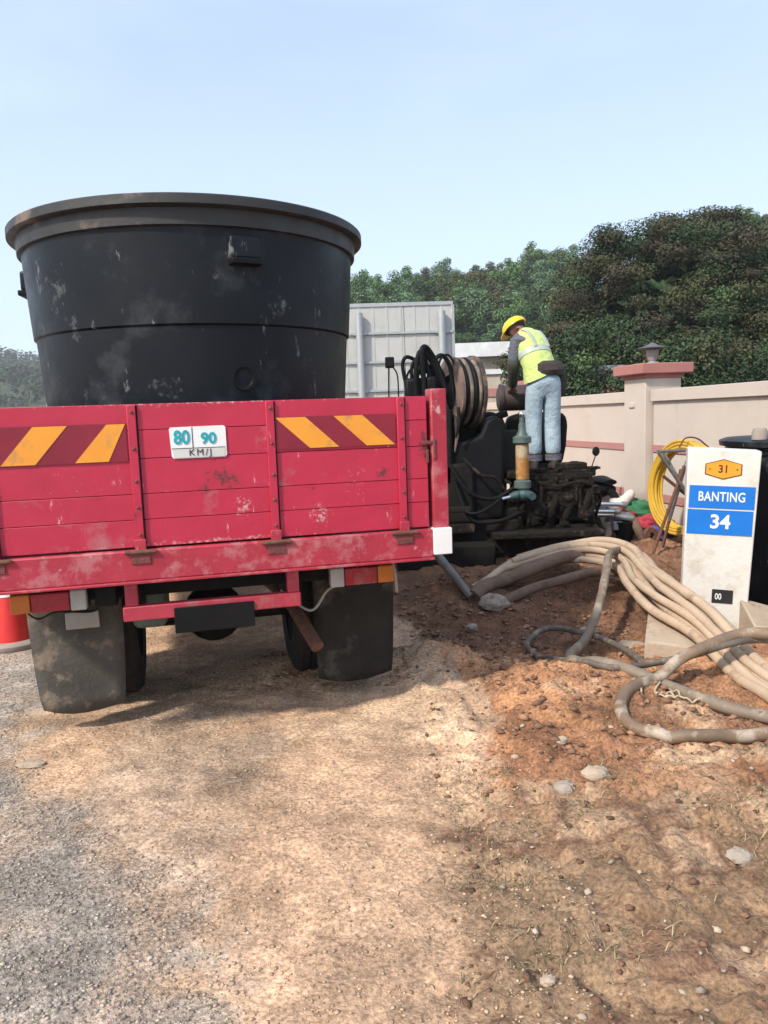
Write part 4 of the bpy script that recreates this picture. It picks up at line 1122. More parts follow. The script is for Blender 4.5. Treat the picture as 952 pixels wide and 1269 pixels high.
# ------------------------------------------------------------------ milestone
ms = thing('milestone', 'white painted route marker stone reading BANTING 34 with orange 31 shield', 'milestone', (2.145, 4.95, -0.10), R(-19))
ms.scale = (1.053, 1.053, 1.053)
ms.rotation_euler = (0, R(2.6), R(-19))
MB().prism([(-0.186, -0.15), (0.186, -0.15), (0.207, 1.155), (-0.207, 1.165)], 0.0, 0.22).build('stone', STONE, ms, bev=0.008)
shp = [(-0.105, 1.015), (0.105, 1.015), (0.115, 1.03), (0.115, 1.085), (0.085, 1.105), (0.0, 1.118), (-0.085, 1.105), (-0.115, 1.085), (-0.115, 1.03)]
shp = [(-0.108, 1.018), (-0.108, 1.082), (0.0, 1.112), (0.108, 1.082), (0.108, 1.018), (0.0, 0.988)]
shp = [(x * 0.96, z - 0.01) for x, z in shp]
rs = MB().prism(shp, -0.004, 0.002).build('route_shield', DKBROWN, ms, smooth=0)
MB().prism([(x * 0.945, 1.04 + (z - 1.04) * 0.915) for x, z in shp], -0.0062, -0.0042).build('shield_face', SHIELD, rs, smooth=0)
text('31', 0.066, DKBROWN, rs, (0.0, -0.0072, 1.04), bold=0.0012, xs=0.95)
for sx in (-0.076, 0.076):
    MB().lathe([(0.0001, 0.003), (0.004, 0.002), (0.005, 0)], 8, Matrix.Translation((sx, -0.0065, 1.04)) @ Matrix.Rotation(R(90), 4, 'X')).build('rivet', DKBROWN, rs)
npn = MB().box((0.0, -0.002, 0.868), (0.372, 0.006, 0.138)).build('name_panel', BLUE, ms, smooth=0)
text('BANTING', 0.082, WHITE, npn, (0.0, -0.0060, 0.868), bold=0.0012, xs=0.72, sp=1.06)
dp = MB().box((-0.003, -0.002, 0.712), (0.372, 0.006, 0.152)).build('distance_panel', BLUE, ms, smooth=0)
text('34', 0.118, WHITE, dp, (0.0, -0.0060, 0.712), bold=0.0030, xs=1.0)
pp = MB().box((0.042, -0.002, 0.248), (0.120, 0.006, 0.085)).build('number_plate', BLKPLATE, ms, smooth=0)
text('00', 0.055, WHITE, pp, (0.018, -0.0060, 0.245), bold=0.0008, xs=0.7)
# footing and slabs
def block(name, label, pts, h_, m_, rz=0, cat='concrete block'):
    cx = sum(p[0] for p in pts) / len(pts)
    cy_ = sum(p[1] for p in pts) / len(pts)
    z0 = hz(cx, cy_) - 0.08
    n_ = len(pts)
    vs_ = [(p[0], p[1], z0) for p in pts] + [(p[0] * .97 + cx * .03, p[1] * .97 + cy_ * .03, z0 + 0.08 + p[2] if len(p) > 2 else z0 + 0.08 + h_) for p in pts]
    fs_ = [tuple(range(n_ - 1, -1, -1)), tuple(range(n_, 2 * n_))] + [(i, (i + 1) % n_, (i + 1) % n_ + n_, i + n_) for i in range(n_)]
    o = MB().add(vs_, fs_).build(name, m_, None, loc=(cx, cy_, z0), bev=0.012)
    return tag(o, label, cat)
block('concrete_slab', 'broken flat concrete slab lying in front of the white milestone', [(1.44, 4.22, .07), (1.72, 4.12, .05), (2.02, 4.30, .10), (2.00, 4.60, .17), (1.62, 4.68, .15)], 0.1, CONC, cat='concrete slab')
block('concrete_block', 'pale pointed concrete lump at the right foot of the milestone', [(2.24, 4.58, .10), (2.62, 4.50, .06), (2.62, 4.95, .10), (2.30, 4.93, .20)], 0.12, CONC)

# ------------------------------------------------------------------ hoses and pipes
def hose(name, label, pts, r_, m_, cat='hose', group=None, n=12, joints=()):
    pp_ = bez(pts, n)
    for q in pp_:
        q.z = max(q.z, hz(q.x, q.y) + r_ * 0.75)
    for _ in range(10):
        zz_ = [q.z for q in pp_]
        for i_ in range(1, len(pp_) - 1):
            pp_[i_].z = (zz_[i_ - 1] + 2 * zz_[i_] + zz_[i_ + 1]) / 4
    rr_ = [r_ * (0.94 + 0.14 * float(fbm(np.array(i_ * 0.35 + r_ * 900), np.array(pts[0][0] * 7), 91, 3))) for i_ in range(len(pp_))]
    o = MB().tube(pp_, rr_, 12, flat=0.93).build(name, m_, None, loc=tuple(pp_[0]))
    for ci in joints:
        d_ = (pp_[ci + 1] - pp_[ci]).normalized()
        q0 = pp_[ci] - Vector(pp_[0])
        cp = MB().cyl(q0 - d_ * 0.05, q0 + d_ * 0.05, r_ * 1.22, n=14).build('hose_coupling', STEEL, o)
        MB().cyl(q0 - d_ * 0.02, q0 + d_ * 0.02, r_ * 1.5, n=8).build('clamp_ring', RUST, cp)
    return tag(o, label, cat, group)
top = [(0.66, 5.5, 0.10), (1.0, 5.82, 0.22), (1.36, 6.0, 0.28), (1.66, 5.95, 0.32), (1.80, 5.60, 0.32), (1.76, 5.1, 0.29), (1.75, 4.65, 0.26), (1.80, 4.25, 0.19), (1.84, 3.75, 0.07), (1.90, 3.3, 0.04)]
plabs = ['outermost pale drill hose running up beside the milestone', 'muddy topmost hose of the pale bundle, dark blotched', 'pale clean hose in the middle of the bundle', 'pale hose lying on the inner side of the bundle', 'lowest hose of the bundle touching the slab', 'thin pale hose at the back of the bundle', 'slim pale hose riding on top of the inner hoses', 'slim pale hose second from the lowest in the bundle']
offs = [(0.07, 0.02, 0.0), (0.02, 0.02, 0.055), (-0.02, -0.03, 0.0), (-0.085, -0.07, -0.03), (-0.15, -0.12, -0.05), (0.045, 0.10, 0.05), (-0.055, -0.04, 0.045), (-0.115, -0.10, 0.01)]
mats_ = [PIPEM, PIPEM, PIPEM, PIPEM, PIPEM, PIPEM, PIPEM, PIPEM]
for k in range(8):
    ox, oy, oz = offs[k]
    pts = []
    for i, p in enumerate(top):
        w = 0.55 + 0.45 * math.sin(i * 0.9 + k)
        spread = 1.0 if i < 7 else 0.75
        pts.append((p[0] + ox * spread + 0.02 * math.sin(i * 1.7 + k * 2), p[1] + oy * spread, max(0.035, p[2] + oz + 0.012 * math.sin(i * 2.1 + k))))
    if k >= 3:
        pts = pts[1:] if k != 4 else pts[2:]
    hose('drill_hose', plabs[k], pts, (0.030, 0.031, 0.028, 0.029, 0.028, 0.023, 0.025, 0.024)[k], mats_[k], 'hose', 'pale drill hoses in one bundle')
hose('muddy_hose', 'mud caked hose curving up from the soil behind the rock', [(0.62, 5.38, 0.06), (0.85, 5.6, 0.16), (1.10, 5.72, 0.22), (1.36, 5.85, 0.28), (1.55, 5.9, 0.28)], 0.05, PIPEMUD)
hose('muddy_hose', 'second mud caked hose sagging under the first on the bank', [(0.80, 5.35, 0.06), (1.05, 5.5, 0.12), (1.30, 5.55, 0.17), (1.55, 5.65, 0.2), (1.75, 5.6, 0.2)], 0.036, PIPEMUD)
hose('suction_hose', 'grey mud splashed hose looped over the bundle and trailing right', [(1.86, 5.98, 0.22), (1.80, 5.75, 0.33), (1.70, 5.56, 0.375), (1.60, 5.42, 0.37), (1.50, 5.15, 0.31), (1.36, 4.78, 0.22), (1.25, 4.54, 0.14), (1.14, 4.36, 0.06), (1.01, 4.16, 0.05), (0.985, 3.97, 0.045), (1.09, 3.79, 0.05), (1.33, 3.60, 0.06), (1.45, 3.40, 0.05), (1.64, 3.20, 0.05), (1.95, 3.0, 0.05)], 0.029, HOSEG)
hose('thin_hose', 'thin dark hose making the loop on the soil left of the slab', [(1.34, 3.98, 0.03), (1.36, 4.14, 0.04), (1.28, 4.36, 0.06), (1.17, 4.52, 0.07), (1.0, 4.70, 0.05), (0.83, 4.47, 0.03), (0.84, 4.20, 0.03), (0.90, 3.90, 0.06), (1.05, 3.72, 0.10), (1.30, 3.75, 0.12), (1.52, 3.72, 0.17), (1.70, 3.72, 0.22), (1.91, 3.76, 0.22), (2.4, 3.7, 0.15)], 0.018, HOSED)
hose('brown_hose', 'thick brown hose bent into a wide hook at lower right', [(2.5, 3.5, 0.25), (2.05, 3.58, 0.29), (1.90, 3.70, 0.27), (1.78, 3.78, 0.25), (1.58, 3.72, 0.21), (1.43, 3.68, 0.16), (1.32, 3.62, 0.10), (1.16, 3.52, 0.05), (1.045, 3.36, 0.045), (1.03, 3.17, 0.045), (1.12, 3.06, 0.045), (1.25, 3.01, 0.045), (1.55, 3.03, 0.045), (2.0, 3.10, 0.045)], 0.029, HOSEBR)
sp_ = [(1.18, 3.48), (1.21, 3.57), (1.26, 3.62), (1.30, 3.57), (1.25, 3.50), (1.28, 3.44), (1.33, 3.41), (1.36, 3.50), (1.31, 3.57), (1.36, 3.60), (1.41, 3.52), (1.44, 3.45), (1.40, 3.38), (1.34, 3.40), (1.30, 3.48), (1.24, 3.46)]
tag(MB().tube([Vector((q.x, q.y, hz(q.x, q.y) + 0.01 + 0.012 * abs(math.sin(i * 0.7)))) for i, q in enumerate(bez([(a_, b_, 0) for a_, b_ in sp_], 8))], 0.0045, 6).build('string', STRING, None, loc=(1.3, 3.5, 0.02)), 'tangle of pale string lying inside the brown hose hook', 'string')
rod = MB().cyl((0.36, 5.66, 0.40), (0.60, 5.38, hz(0.60, 5.38) + 0.05), 0.034, 0.030, 14).build('steel_rod', mat('dusty_rod', (0.22, 0.20, 0.18), (0.14, 0.13, 0.12), 12, 0.6, 0.3, bump=0.2), None, loc=(0.6, 5.38, 0.1))
tag(rod, 'short grey rod leaning out of the soil under the lorry corner', 'rod')

# rocks
def rock(x_, y_, s_, label, m_=ROCKM, sq=(1, .8, .6)):
    z_ = hz(x_, y_) + s_ * sq[2] * 0.45
    o = MB().ball((x_, y_, z_), s_, 14, 9, sq, jit=0.20).build('rock', m_, None, loc=(x_, y_, z_), smooth=24, rot=None)
    return tag(o, label, 'rock', 'rocks lying on the soil')
rock(0.75, 5.32, 0.105, 'grey brown rock at the buried end of the muddy hoses', sq=(1, .7, .62))
rock(0.765, 2.75, 0.055, 'largest pale rock lying on the orange soil in front', CONC, (1, .7, .55))
rock(0.625, 2.70, 0.048, 'cracked grey rock just left of the largest pale rock')
rock(0.70, 3.06, 0.032, 'small white rock alone on orange soil', CONC)
rock(0.50, 2.98, 0.018, 'tiny pale stone left of the small white rock', CONC)
rock(0.36, 1.72, 0.02, 'pale stone at the very bottom of the picture', CONC)
rock(1.48, 4.55, 0.09, 'flat buff rock by the left edge of the slab', CONC, (1.2, .8, .35))
rock(-1.52, 3.08, 0.05, 'flat pale stone on the gravel road', CONC, (1.2, .7, .2))
rock(0.55, 4.95, 0.045, 'brown lump of clay on the dark soil', ROCKM)
rock(1.30, 4.85, 0.05, 'buff lump between the hose loop and the slab', CONC, (1.3, .8, .5))
rock(1.05, 2.2, 0.04, 'grey stone in the dry grass at lower right')

# ------------------------------------------------------------------ black tank at the right edge
bn = thing('black_tank', 'black plastic tank with a ledged rim beside the milestone', 'tank', (3.10, 5.42, -0.05))
MB().lathe([(0.001, 0), (0.54, 0), (0.56, 0.03), (0.60, 1.10), (0.625, 1.115), (0.625, 1.155), (0.665, 1.165), (0.67, 1.20), (0.63, 1.215), (0.10, 1.235), (0.001, 1.235)], 72).build('tank_wall', TUB, bn, smooth=40)
kb = MB().lathe([(0.001, 1.23), (0.05, 1.23), (0.05, 1.28), (0.04, 1.305), (0.001, 1.31)], 18, Matrix.Translation((-0.55, -0.22, -0.015))).build('filler_cap', CONEBASE, bn)

# ------------------------------------------------------------------ yellow duct coil and its stand
cf = Vector((-0.95, -0.30, 0.08)).normalized()
CF = Matrix.Translation((2.98, 7.62, 0.60)) @ cf.to_track_quat('Z', 'Y').to_matrix().to_4x4()
pts = []
for k in range(12 * 40):
    a = 2 * math.pi * k / 40
    row, fr_ = divmod(k / 40.0, 1.0)
    fr_ = float(sstep(0.85, 1.0, fr_))
    def ring_(q):
        q = int(q)
        return 0.462 - 0.033 * (q % 3) + 0.004 * ((q * 7) % 3), -0.055 + 0.034 * (q // 3)
    r0, z0 = ring_(row)
    r1, z1 = ring_(row + 1)
    rad = r0 + (r1 - r0) * fr_ + 0.005 * math.sin(a * 3 + row)
    pts.append(CF @ Vector((rad * math.cos(a), rad * math.sin(a), z0 + (z1 - z0) * fr_)))
tag(MB().tube(pts, 0.017, 8).build('duct_coil', YCOIL, None, loc=(2.98, 7.62, 0.12)), 'upright coil of yellow duct hung on a steel stand by the wall', 'coil')
sd = thing('coil_stand', 'bent grey steel bar stand holding the yellow duct coil', 'stand', (2.98, 7.5, 0.0))
def sb(p0, p1, m_=STEEL, r_=0.016):
    MB().cyl((p0[0] - 2.98, p0[1] - 7.5, p0[2]), (p1[0] - 2.98, p1[1] - 7.5, p1[2]), r_, n=8).build('stand_bar', m_, sd)
sb((2.62, 7.30, 0.99), (2.92, 7.42, 0.985))
sb((2.62, 7.30, 0.985), (3.08, 7.40, 0.36))
sb((2.56, 7.25, 0.02), (2.90, 7.38, 0.84), RUST)
sb((2.72, 7.45, 0.98), (2.98, 7.33, 0.45))
sb((2.70, 7.38, 0.05), (2.90, 7.46, 0.80), RUST)
sb((2.94, 7.42, 0.88), (2.76, 7.38, 0.30))
sb((2.74, 7.5, 0.74), (3.0, 7.5, 0.52), RUST)
MB().tube(bez([(2.86 - 2.98, -0.10, 1.02), (2.95 - 2.98, -0.02, 1.10), (3.08 - 2.98, 0.02, 1.09), (3.2 - 2.98, 0.04, 1.0)]), 0.008, 6).build('tie_wire', RUST, sd)

# ------------------------------------------------------------------ motorcycle behind the rig
mo = thing('motorcycle', 'dark motorcycle with one round mirror, parked behind the rig', 'motorcycle', (2.42, 9.1, 0.0), R(100))
def mb_(name, m_, mbo, **k):
    return mbo.build(name, m_, mo, **k)
for xx in (-0.55, 0.58):
    fr = Matrix.Translation((xx, 0, 0.27)) @ Matrix.Rotation(R(90), 4, 'X')
    t_ = mb_('wheel', TYRE, MB().lathe([(0.21, -0.035), (0.25, -0.045), (0.27, -0.02), (0.27, 0.02), (0.25, 0.045), (0.21, 0.035), (0.21, -0.035)], 32, fr))
    MB().lathe([(0.001, -0.03), (0.05, -0.03), (0.05, -0.01), (0.205, -0.015), (0.205, 0.015), (0.05, 0.01), (0.05, 0.03), (0.001, 0.03)], 24, fr).build('wheel_hub', STEEL, t_)
mb_('body_shell', BLACK, MB().loft([((-0.62, 0, 0.52), (0, 0.06, 0), (0, 0, 0.05)), ((-0.4, 0, 0.5), (0, 0.11, 0), (0, 0, 0.10)), ((0.0, 0, 0.42), (0, 0.10, 0), (0, 0, 0.10)), ((0.25, 0, 0.5), (0, 0.12, 0), (0, 0, 0.16)), ((0.38, 0, 0.58), (0, 0.10, 0), (0, 0, 0.14))], 16))
mb_('seat', BLACK, MB().loft([((-0.62, 0, 0.60), (0, 0.07, 0), (0, 0, 0.03)), ((-0.35, 0, 0.61), (0, 0.12, 0), (0, 0, 0.05)), ((0.0, 0, 0.56), (0, 0.09, 0), (0, 0, 0.05))], 14))
mb_('engine', MUDDY, MB().box((0.05, 0, 0.28), (0.3, 0.2, 0.18)), bev=0.03)
for sy in (-1, 1):
    mb_('fork', STEEL, MB().cyl((0.60, sy * 0.07, 0.27), (0.42, sy * 0.07, 0.66), 0.018, n=8))
mb_('handlebar', BLACK, MB().tube(bez([(0.26, -0.30, 0.70), (0.36, -0.12, 0.68), (0.40, 0, 0.66), (0.36, 0.12, 0.68), (0.26, 0.30, 0.70)], 6), 0.016, 8))
mb_('headlamp_cowl', BLACK, MB().ball((0.42, 0, 0.66), 0.11, 14, 9, (.9, 1.1, .8)))
for sy in (-1, 1):
    mr = mb_('mirror_stalk', BLACK, MB().cyl((0.30, sy * 0.2, 0.70), (0.27, sy * 0.24, 0.85), 0.007, n=6))
    MB().ball((0.27, sy * 0.245, 0.90), 0.055, 14, 8, (.35, .9, 1.05)).build('mirror', BLACK, mr)
mb_('front_mudguard', CLOTHR, MB().tube([(0.60 + 0.29 * math.cos(R(a)), 0, 0.27 + 0.29 * math.sin(R(a))) for a in range(30, 140, 12)], 0.05, 8, flat=0.3, up=(0, 1, 0)))

# ------------------------------------------------------------------ pump and odds and ends between rig and coil
pu = thing('mud_pump', 'small steel pump with bright pipe couplings beside the rig', 'pump', (2.38, 8.05, 0.0))
MB().box((0.0, 0, 0.10), (0.42, 0.24, 0.05)).build('pump_base', RUST, pu, bev=0.01)
MB().lathe([(0.001, -0.1), (0.09, -0.1), (0.11, -0.06), (0.11, 0.06), (0.09, 0.1), (0.001, 0.1)], 22, Matrix.Translation((0.06, 0, 0.26)) @ Matrix.Rotation(R(90), 4, 'X')).build('pump_casing', STEEL, pu)
for zz, x0, x1 in ((0.43, -0.18, 0.10), (0.36, -0.30, 0.02), (0.32, -0.26, 0.12)):
    c_ = MB().cyl((x0, -0.1, zz), (x1, -0.13, zz - 0.015), 0.024, n=12).build('coupling_pipe', CHROME, pu)
    MB().cyl((x1 - 0.01, -0.13, zz - 0.015), (x1 + 0.04, -0.133, zz - 0.018), 0.035, n=12).build('coupling_nut', STEEL, c_)
MB().cyl((0.02, -0.12, 0.30), (0.20, -0.16, 0.27), 0.04, n=14).build('coupling_pipe', STEEL, pu)
MB().box((0.04, -0.14, 0.20), (0.09, 0.05, 0.09)).build('gauge_body', GALV, pu, bev=0.01)
tag(MB().tube(bez([(2.32, 7.9, 0.22), (2.28, 7.75, 0.14), (2.18, 7.62, 0.06), (2.02, 7.5, 0.03)]), 0.032, 10).build('delivery_hose', HOSEG, None, loc=(2.2, 7.6, 0.05)), 'short grey hose dropping from the pump to the soil', 'hose')
bk = thing('bucket', 'black bucket under the red and white bundle', 'bucket', (2.50, 7.95, 0.02))
MB().lathe([(0.001, 0), (0.085, 0), (0.105, 0.2), (0.115, 0.205), (0.115, 0.22), (0.10, 0.22), (0.08, 0.02), (0.001, 0.02)], 24).build('bucket_wall', BLACK, bk)
MB().tube([(0.11 * math.cos(R(a)), 0.02, 0.2 + 0.10 * math.sin(R(a))) for a in range(0, 181, 20)], 0.004, 6).build('bucket_handle', STEEL, bk)
fp = MB().tube(bez([(2.50, 8.0, 0.33), (2.57, 7.92, 0.27), (2.62, 7.86, 0.16), (2.64, 7.84, 0.06)]), 0.045, 14).build('bent_pipe', PIPEMUD, None, loc=(2.6, 7.9, 0.05))
tag(fp, 'bent brown pipe sloping down beside the bucket', 'pipe')
fg = thing('pipe_flange', 'rusty round flange end lying on the soil before the coil', 'flange', (2.74, 7.84, 0.09))
MB().lathe([(0.035, -0.03), (0.085, -0.03), (0.09, 0.0), (0.085, 0.03), (0.035, 0.03), (0.035, -0.03)], 24, Matrix.Rotation(R(80), 4, 'X') @ Matrix.Rotation(R(20), 4, 'Y')).build('flange_ring', RUST, fg)
def heap(name, label, c, r_, sq, m_, cat):
    o = MB().ball(c, r_, 36, 22, sq, jit=0.5)
    for i_, p_ in enumerate(o.v):
        d_ = Vector(p_) - Vector(c)
        k_ = 1 + 0.5 * (float(fbm(np.array(p_[0] * 14 + p_[2] * 9), np.array(p_[1] * 14 - p_[2] * 11), 77, 3)) - 0.5)
        o.v[i_] = tuple(Vector(c) + d_ * k_)
    o = o.build(name, m_, None, loc=c, smooth=70)
    return tag(o, label, cat)
tag(MB().tube(bez([(2.42, 8.2, 0.40), (2.52, 8.18, 0.39), (2.60, 8.2, 0.44), (2.68, 8.22, 0.52)], 6), [0.05, .06, .065, .07, .07, .07, .07, .07, .068, .065, .06, .06, .058, .055, .055, .054, .05, .045, .03], 12).build('white_sack', SACK, None, loc=(2.55, 8.2, 0.4)), 'crumpled white sack folded over the bundle by the wall', 'sack')
heap('green_cloth', 'green plastic sheet heaped beside the white sack', (2.74, 8.22, 0.30), 0.22, (1, .6, .5), CLOTHG, 'sheet')
heap('red_cloth', 'red cloth spilling out under the green sheet', (2.80, 8.08, 0.19), 0.22, (1, .5, .30), CLOTHR, 'cloth')
heap('blue_cloth', 'dark blue cloth below the red one near the coil', (2.86, 8.02, 0.09), 0.20, (1, .5, .38), CLOTHB, 'cloth')
heap('red_can', 'red plastic can between the pump and the green sheet', (2.55, 8.1, 0.30), 0.09, (1.2, .7, .6), CLOTHR, 'can')

# ------------------------------------------------------------------ traffic cone on the road
cn = thing('traffic_cone', 'red traffic cone with a white band beside the lorry', 'traffic cone', (-2.47, 4.92, 0.005), R(10))
MB().lathe([(0.001, 0), (0.195, 0), (0.20, 0.01), (0.20, 0.03), (0.18, 0.042), (0.15, 0.046), (0.001, 0.046)], 28).build('cone_base', CONEBASE, cn, smooth=50)
MB().lathe([(0.135, 0.044), (0.135, 0.06), (0.028, 0.68), (0.024, 0.70), (0.001, 0.70)], 32).build('cone_body', CONER, cn)
MB().lathe([(0.0885, 0.335), (0.0915, 0.335), (0.0655, 0.485), (0.0625, 0.485)], 32).build('white_band', WHITE, cn)

# ------------------------------------------------------------------ road sign seen from behind
sg = thing('road_sign', 'large grey road sign seen from behind on two steel posts', 'road sign', (0.05, 16.0, 0.0), R(2))
for k in range(4):
    z0 = 1.35 + 0.575 * k
    for (xa, xb_) in ((-2.2, 0.495), (0.495, 1.48)):
        MB().box(((xa + xb_) / 2, 0, z0 + 0.287), (xb_ - xa - 0.012, 0.03, 0.563)).build('sign_panel', SIGNBACK, sg, bev=0.004)
for k in range(13):
    xx = -2.1 + 0.28 * k
    MB().box((xx, -0.020, 2.5), (0.05, 0.006, 2.28)).build('panel_rib', SIGNBACK, sg, bev=0.002)
for z0 in (1.95, 2.52, 3.1):
    MB().box((-0.36, -0.045, z0), (3.68, 0.04, 0.05)).build('sign_rail', GALV, sg, bev=0.004)
MB().box((-0.36, -0.005, 3.665), (3.72, 0.07, 0.075)).build('sign_frame', GALV, sg, bev=0.005)
MB().box((1.49, -0.005, 2.5), (0.06, 0.07, 2.26)).build('sign_frame', GALV, sg, bev=0.005)
for xx in (-1.95, -0.42, 1.25):
    MB().cyl((xx, -0.13, -0.2), (xx, -0.13, 3.5), 0.075, n=18).build('sign_post', GALV, sg)
    for z0 in (1.95, 3.1):
        MB().box((xx, -0.09, z0), (0.26, 0.05, 0.07)).build('post_clamp', GALV, sg, bev=0.004)

# ------------------------------------------------------------------ buildings behind
hb_ = thing('shed', 'low cream building with a pale metal roof behind the road sign', 'building', (5.2, 33.0, 0.0), R(-3))
MB().box((0, 1.5, 1.8), (6.0, 4.0, 3.9)).build('shed_wall', BLDW, hb_)
MB().prism([(-0.9, 3.75), (5.2, 4.55), (5.2, 4.65), (-0.9, 4.32)], -3.4, 3.4, Matrix.Rotation(R(90), 4, 'Z')).build('shed_roof', ROOFW, hb_)
MB().box((-1.5, -0.51, 2.0), (1.2, 0.04, 1.0)).build('window', GLASS, hb_)
fw = thing('gate_wall', 'cream gate wall with pink band and white coping behind the rig', 'wall', (4.6, 23.0, 0.0))
MB().box((0, 0, 1.25), (5.4, 0.25, 2.6)).build('wall_panel', BLDW, fw)
MB().box((0, -0.02, 2.62), (5.5, 0.34, 0.14)).build('coping', ROOFW, fw)
MB().box((0, -0.14, 2.02), (5.4, 0.04, 0.24)).build('painted_band', PINK, fw)
pl_ = thing('light_pole', 'slim pale pole far off at the left of the tub', 'pole', (-8.75, 20.5, 0.0))
MB().cyl((0, 0, -0.2), (0, 0, 3.1), 0.05, 0.035, 10).build('pole_shaft', GALV, pl_)
MB().box((0, 0, 3.12), (0.12, 0.1, 0.06)).build('pole_cap', GALV, pl_)

# ------------------------------------------------------------------ foliage
def leaf_quads(cen, size, nrm, tint, aspect=0.55):
    n_ = len(cen)
    a = rng.normal(size=(n_, 3))
    t = np.cross(nrm, a)
    t /= np.linalg.norm(t, axis=1, keepdims=True) + 1e-9
    b = np.cross(nrm, t)
    s = size[:, None]
    bend = nrm * s * 0.18
    v = np.stack([cen - t * s, cen + b * s * aspect + bend, cen + t * s, cen - b * s * aspect + bend], 1).reshape(-1, 3)
    f = np.arange(n_ * 4).reshape(-1, 4)
    return v, f, tint

def clumps(centres, radii, per, leaf, palette, flat=0.6, var=0.3):
    """leaf cloud: clumps of small faces; palette per clump"""
    cs, ss, ns, ts = [], [], [], []
    for c, r_, col_ in zip(centres, radii, palette):
        n_ = int(per * (0.7 + 0.6 * rng.random()))
        d = rng.normal(size=(n_, 3))
        d /= np.linalg.norm(d, axis=1, keepdims=True)
        q = d * (rng.random((n_, 1)) ** 0.45) * r_
        q[:, 2] *= flat
        cs.append(q + c)
        ss.append(leaf * rng.uniform(0.6, 1.3, n_))
        nn = d * 0.8 + np.array([0, -0.1, 0.7]) + rng.normal(size=(n_, 3)) * 0.5
        ns.append(nn / np.linalg.norm(nn, axis=1, keepdims=True))
        ts.append(np.clip(col_ * rng.uniform(1 - var, 1 + var, (n_, 1)) * rng.uniform(0.92, 1.08, (n_, 3)), 0.004, 0.9))
    return leaf_quads(np.concatenate(cs), np.concatenate(ss), np.concatenate(ns), np.concatenate(ts))

GREEN = np.array([0.034, 0.060, 0.024])
OLIVE = np.array([0.060, 0.066, 0.027])
BROWN = np.array([0.064, 0.056, 0.032])
BRIGHT = np.array([0.065, 0.115, 0.038])
def pal(n_, w):
    opts = np.array([GREEN, OLIVE, BROWN, BRIGHT])
    i = rng.choice(4, n_, p=w)
    return opts[i] * rng.uniform(0.75, 1.25, (n_, 1))

# the big spreading tree behind the wall
bt = thing('rain_tree', 'big dark spreading tree with browning top behind the wall', 'tree', (12.2, 30.0, 0.0))
def dome(n_):
    th = rng.uniform(0, 2 * math.pi, n_)
    ph = np.arcsin(rng.random(n_) ** 0.8)
    rr_ = rng.uniform(0.80, 1.0, n_)
    lump = 1 + 0.05 * np.sin(3 * th + 1) + 0.05 * np.sin(5 * th + 4 * ph)
    x_ = 8.0 * np.cos(ph) * np.cos(th) * rr_ * lump
    y_ = 5.2 * np.cos(ph) * np.sin(th) * rr_ * lump
    z_ = 1.0 + 7.3 * np.sin(ph) * rr_ * (1 + 0.05 * np.sin(4 * th)) - 0.05 * np.maximum(0, -x_) ** 1.5
    x_ = np.where(x_ > 0, x_ * 0.74, x_)
    z_ = z_ * (1 + 0.10 * np.sin(2 * ph) * (x_ < 0) - 0.05 * (x_ > 2.2))
    return np.stack([x_, y_, z_], 1)
cc = dome(620)
ph_ = pal(len(cc), [0.50, 0.32, 0.13, 0.05])
topm = (cc[:, 2] > 5.4) & (rng.random(len(cc)) < 0.22)
ph_[topm] = BROWN * rng.uniform(0.55, 1.05, (topm.sum(), 1))
v, f, t = clumps(cc, rng.uniform(0.5, 1.05, len(cc)), 620, 0.052, ph_, 0.45, 0.15)
cr = raw_mesh('crown', v, f, LEAF, t)
cr.parent = bt
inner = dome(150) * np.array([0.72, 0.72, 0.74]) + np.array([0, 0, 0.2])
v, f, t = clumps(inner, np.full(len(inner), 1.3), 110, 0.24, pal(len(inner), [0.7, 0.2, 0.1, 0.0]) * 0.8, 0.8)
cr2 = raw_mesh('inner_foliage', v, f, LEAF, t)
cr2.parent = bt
MB().tube(bez([(0, 0, -0.2), (0.1, 0.1, 1.0), (-0.1, 0, 2.2), (0, 0, 4.5)], 4), [0.5, .46, .44, .42, .4, .39, .38, .36, .34, .3, .26, .22, .16], 12).build('trunk', BARK, bt)
for k in range(7):
    a = 6.283 * k / 7
    MB().tube(bez([(0, 0, 1.8), (1.8 * math.cos(a), 1.4 * math.sin(a), 3.4), (4.4 * math.cos(a), 3.2 * math.sin(a), 4.8 if math.cos(a) > -0.5 else 4.0)], 5), [0.24, .22, .2, .18, .16, .14, .12, .1, .08, .06, .04], 8).build('limb', BARK, bt)

def bush(x_, y_, rx, h_, label, w, nclump=40, per=150, leaf=0.055, zc=0.0):
    b = thing('bush', label, 'bush', (x_, y_, 0), 0, 'bushes behind the boundary wall')
    d = rng.normal(size=(nclump, 3))
    d /= np.linalg.norm(d, axis=1, keepdims=True)
    c_ = d * rng.uniform(0.5, 0.95, (nclump, 1)) * np.array([rx, rx * 0.7, h_ / 2]) + np.array([0, 0, h_ / 2 + zc])
    v, f, t = clumps(c_, rng.uniform(0.35, 0.6, nclump) * min(1.2, rx / 1.5), int(per * 2.6), leaf, pal(nclump, w), 0.8)
    o = raw_mesh('leaves', v, f, LEAF, t)
    o.parent = b
    MB().tube([(0, 0, -0.1), (0.1, 0, h_ * 0.3), (-0.1, 0, h_ * 0.55)], [0.07, 0.05, 0.02], 8).build('stem', BARK, b)
bush(6.6, 22.5, 1.9, 3.9, 'dark green bush under the left side of the big tree', [0.72, 0.2, 0.05, 0.03], 60)
bush(8.6, 20.5, 1.8, 3.5, 'leafy green bush behind the lamp pillar', [0.72, 0.18, 0.0, 0.10], 60)
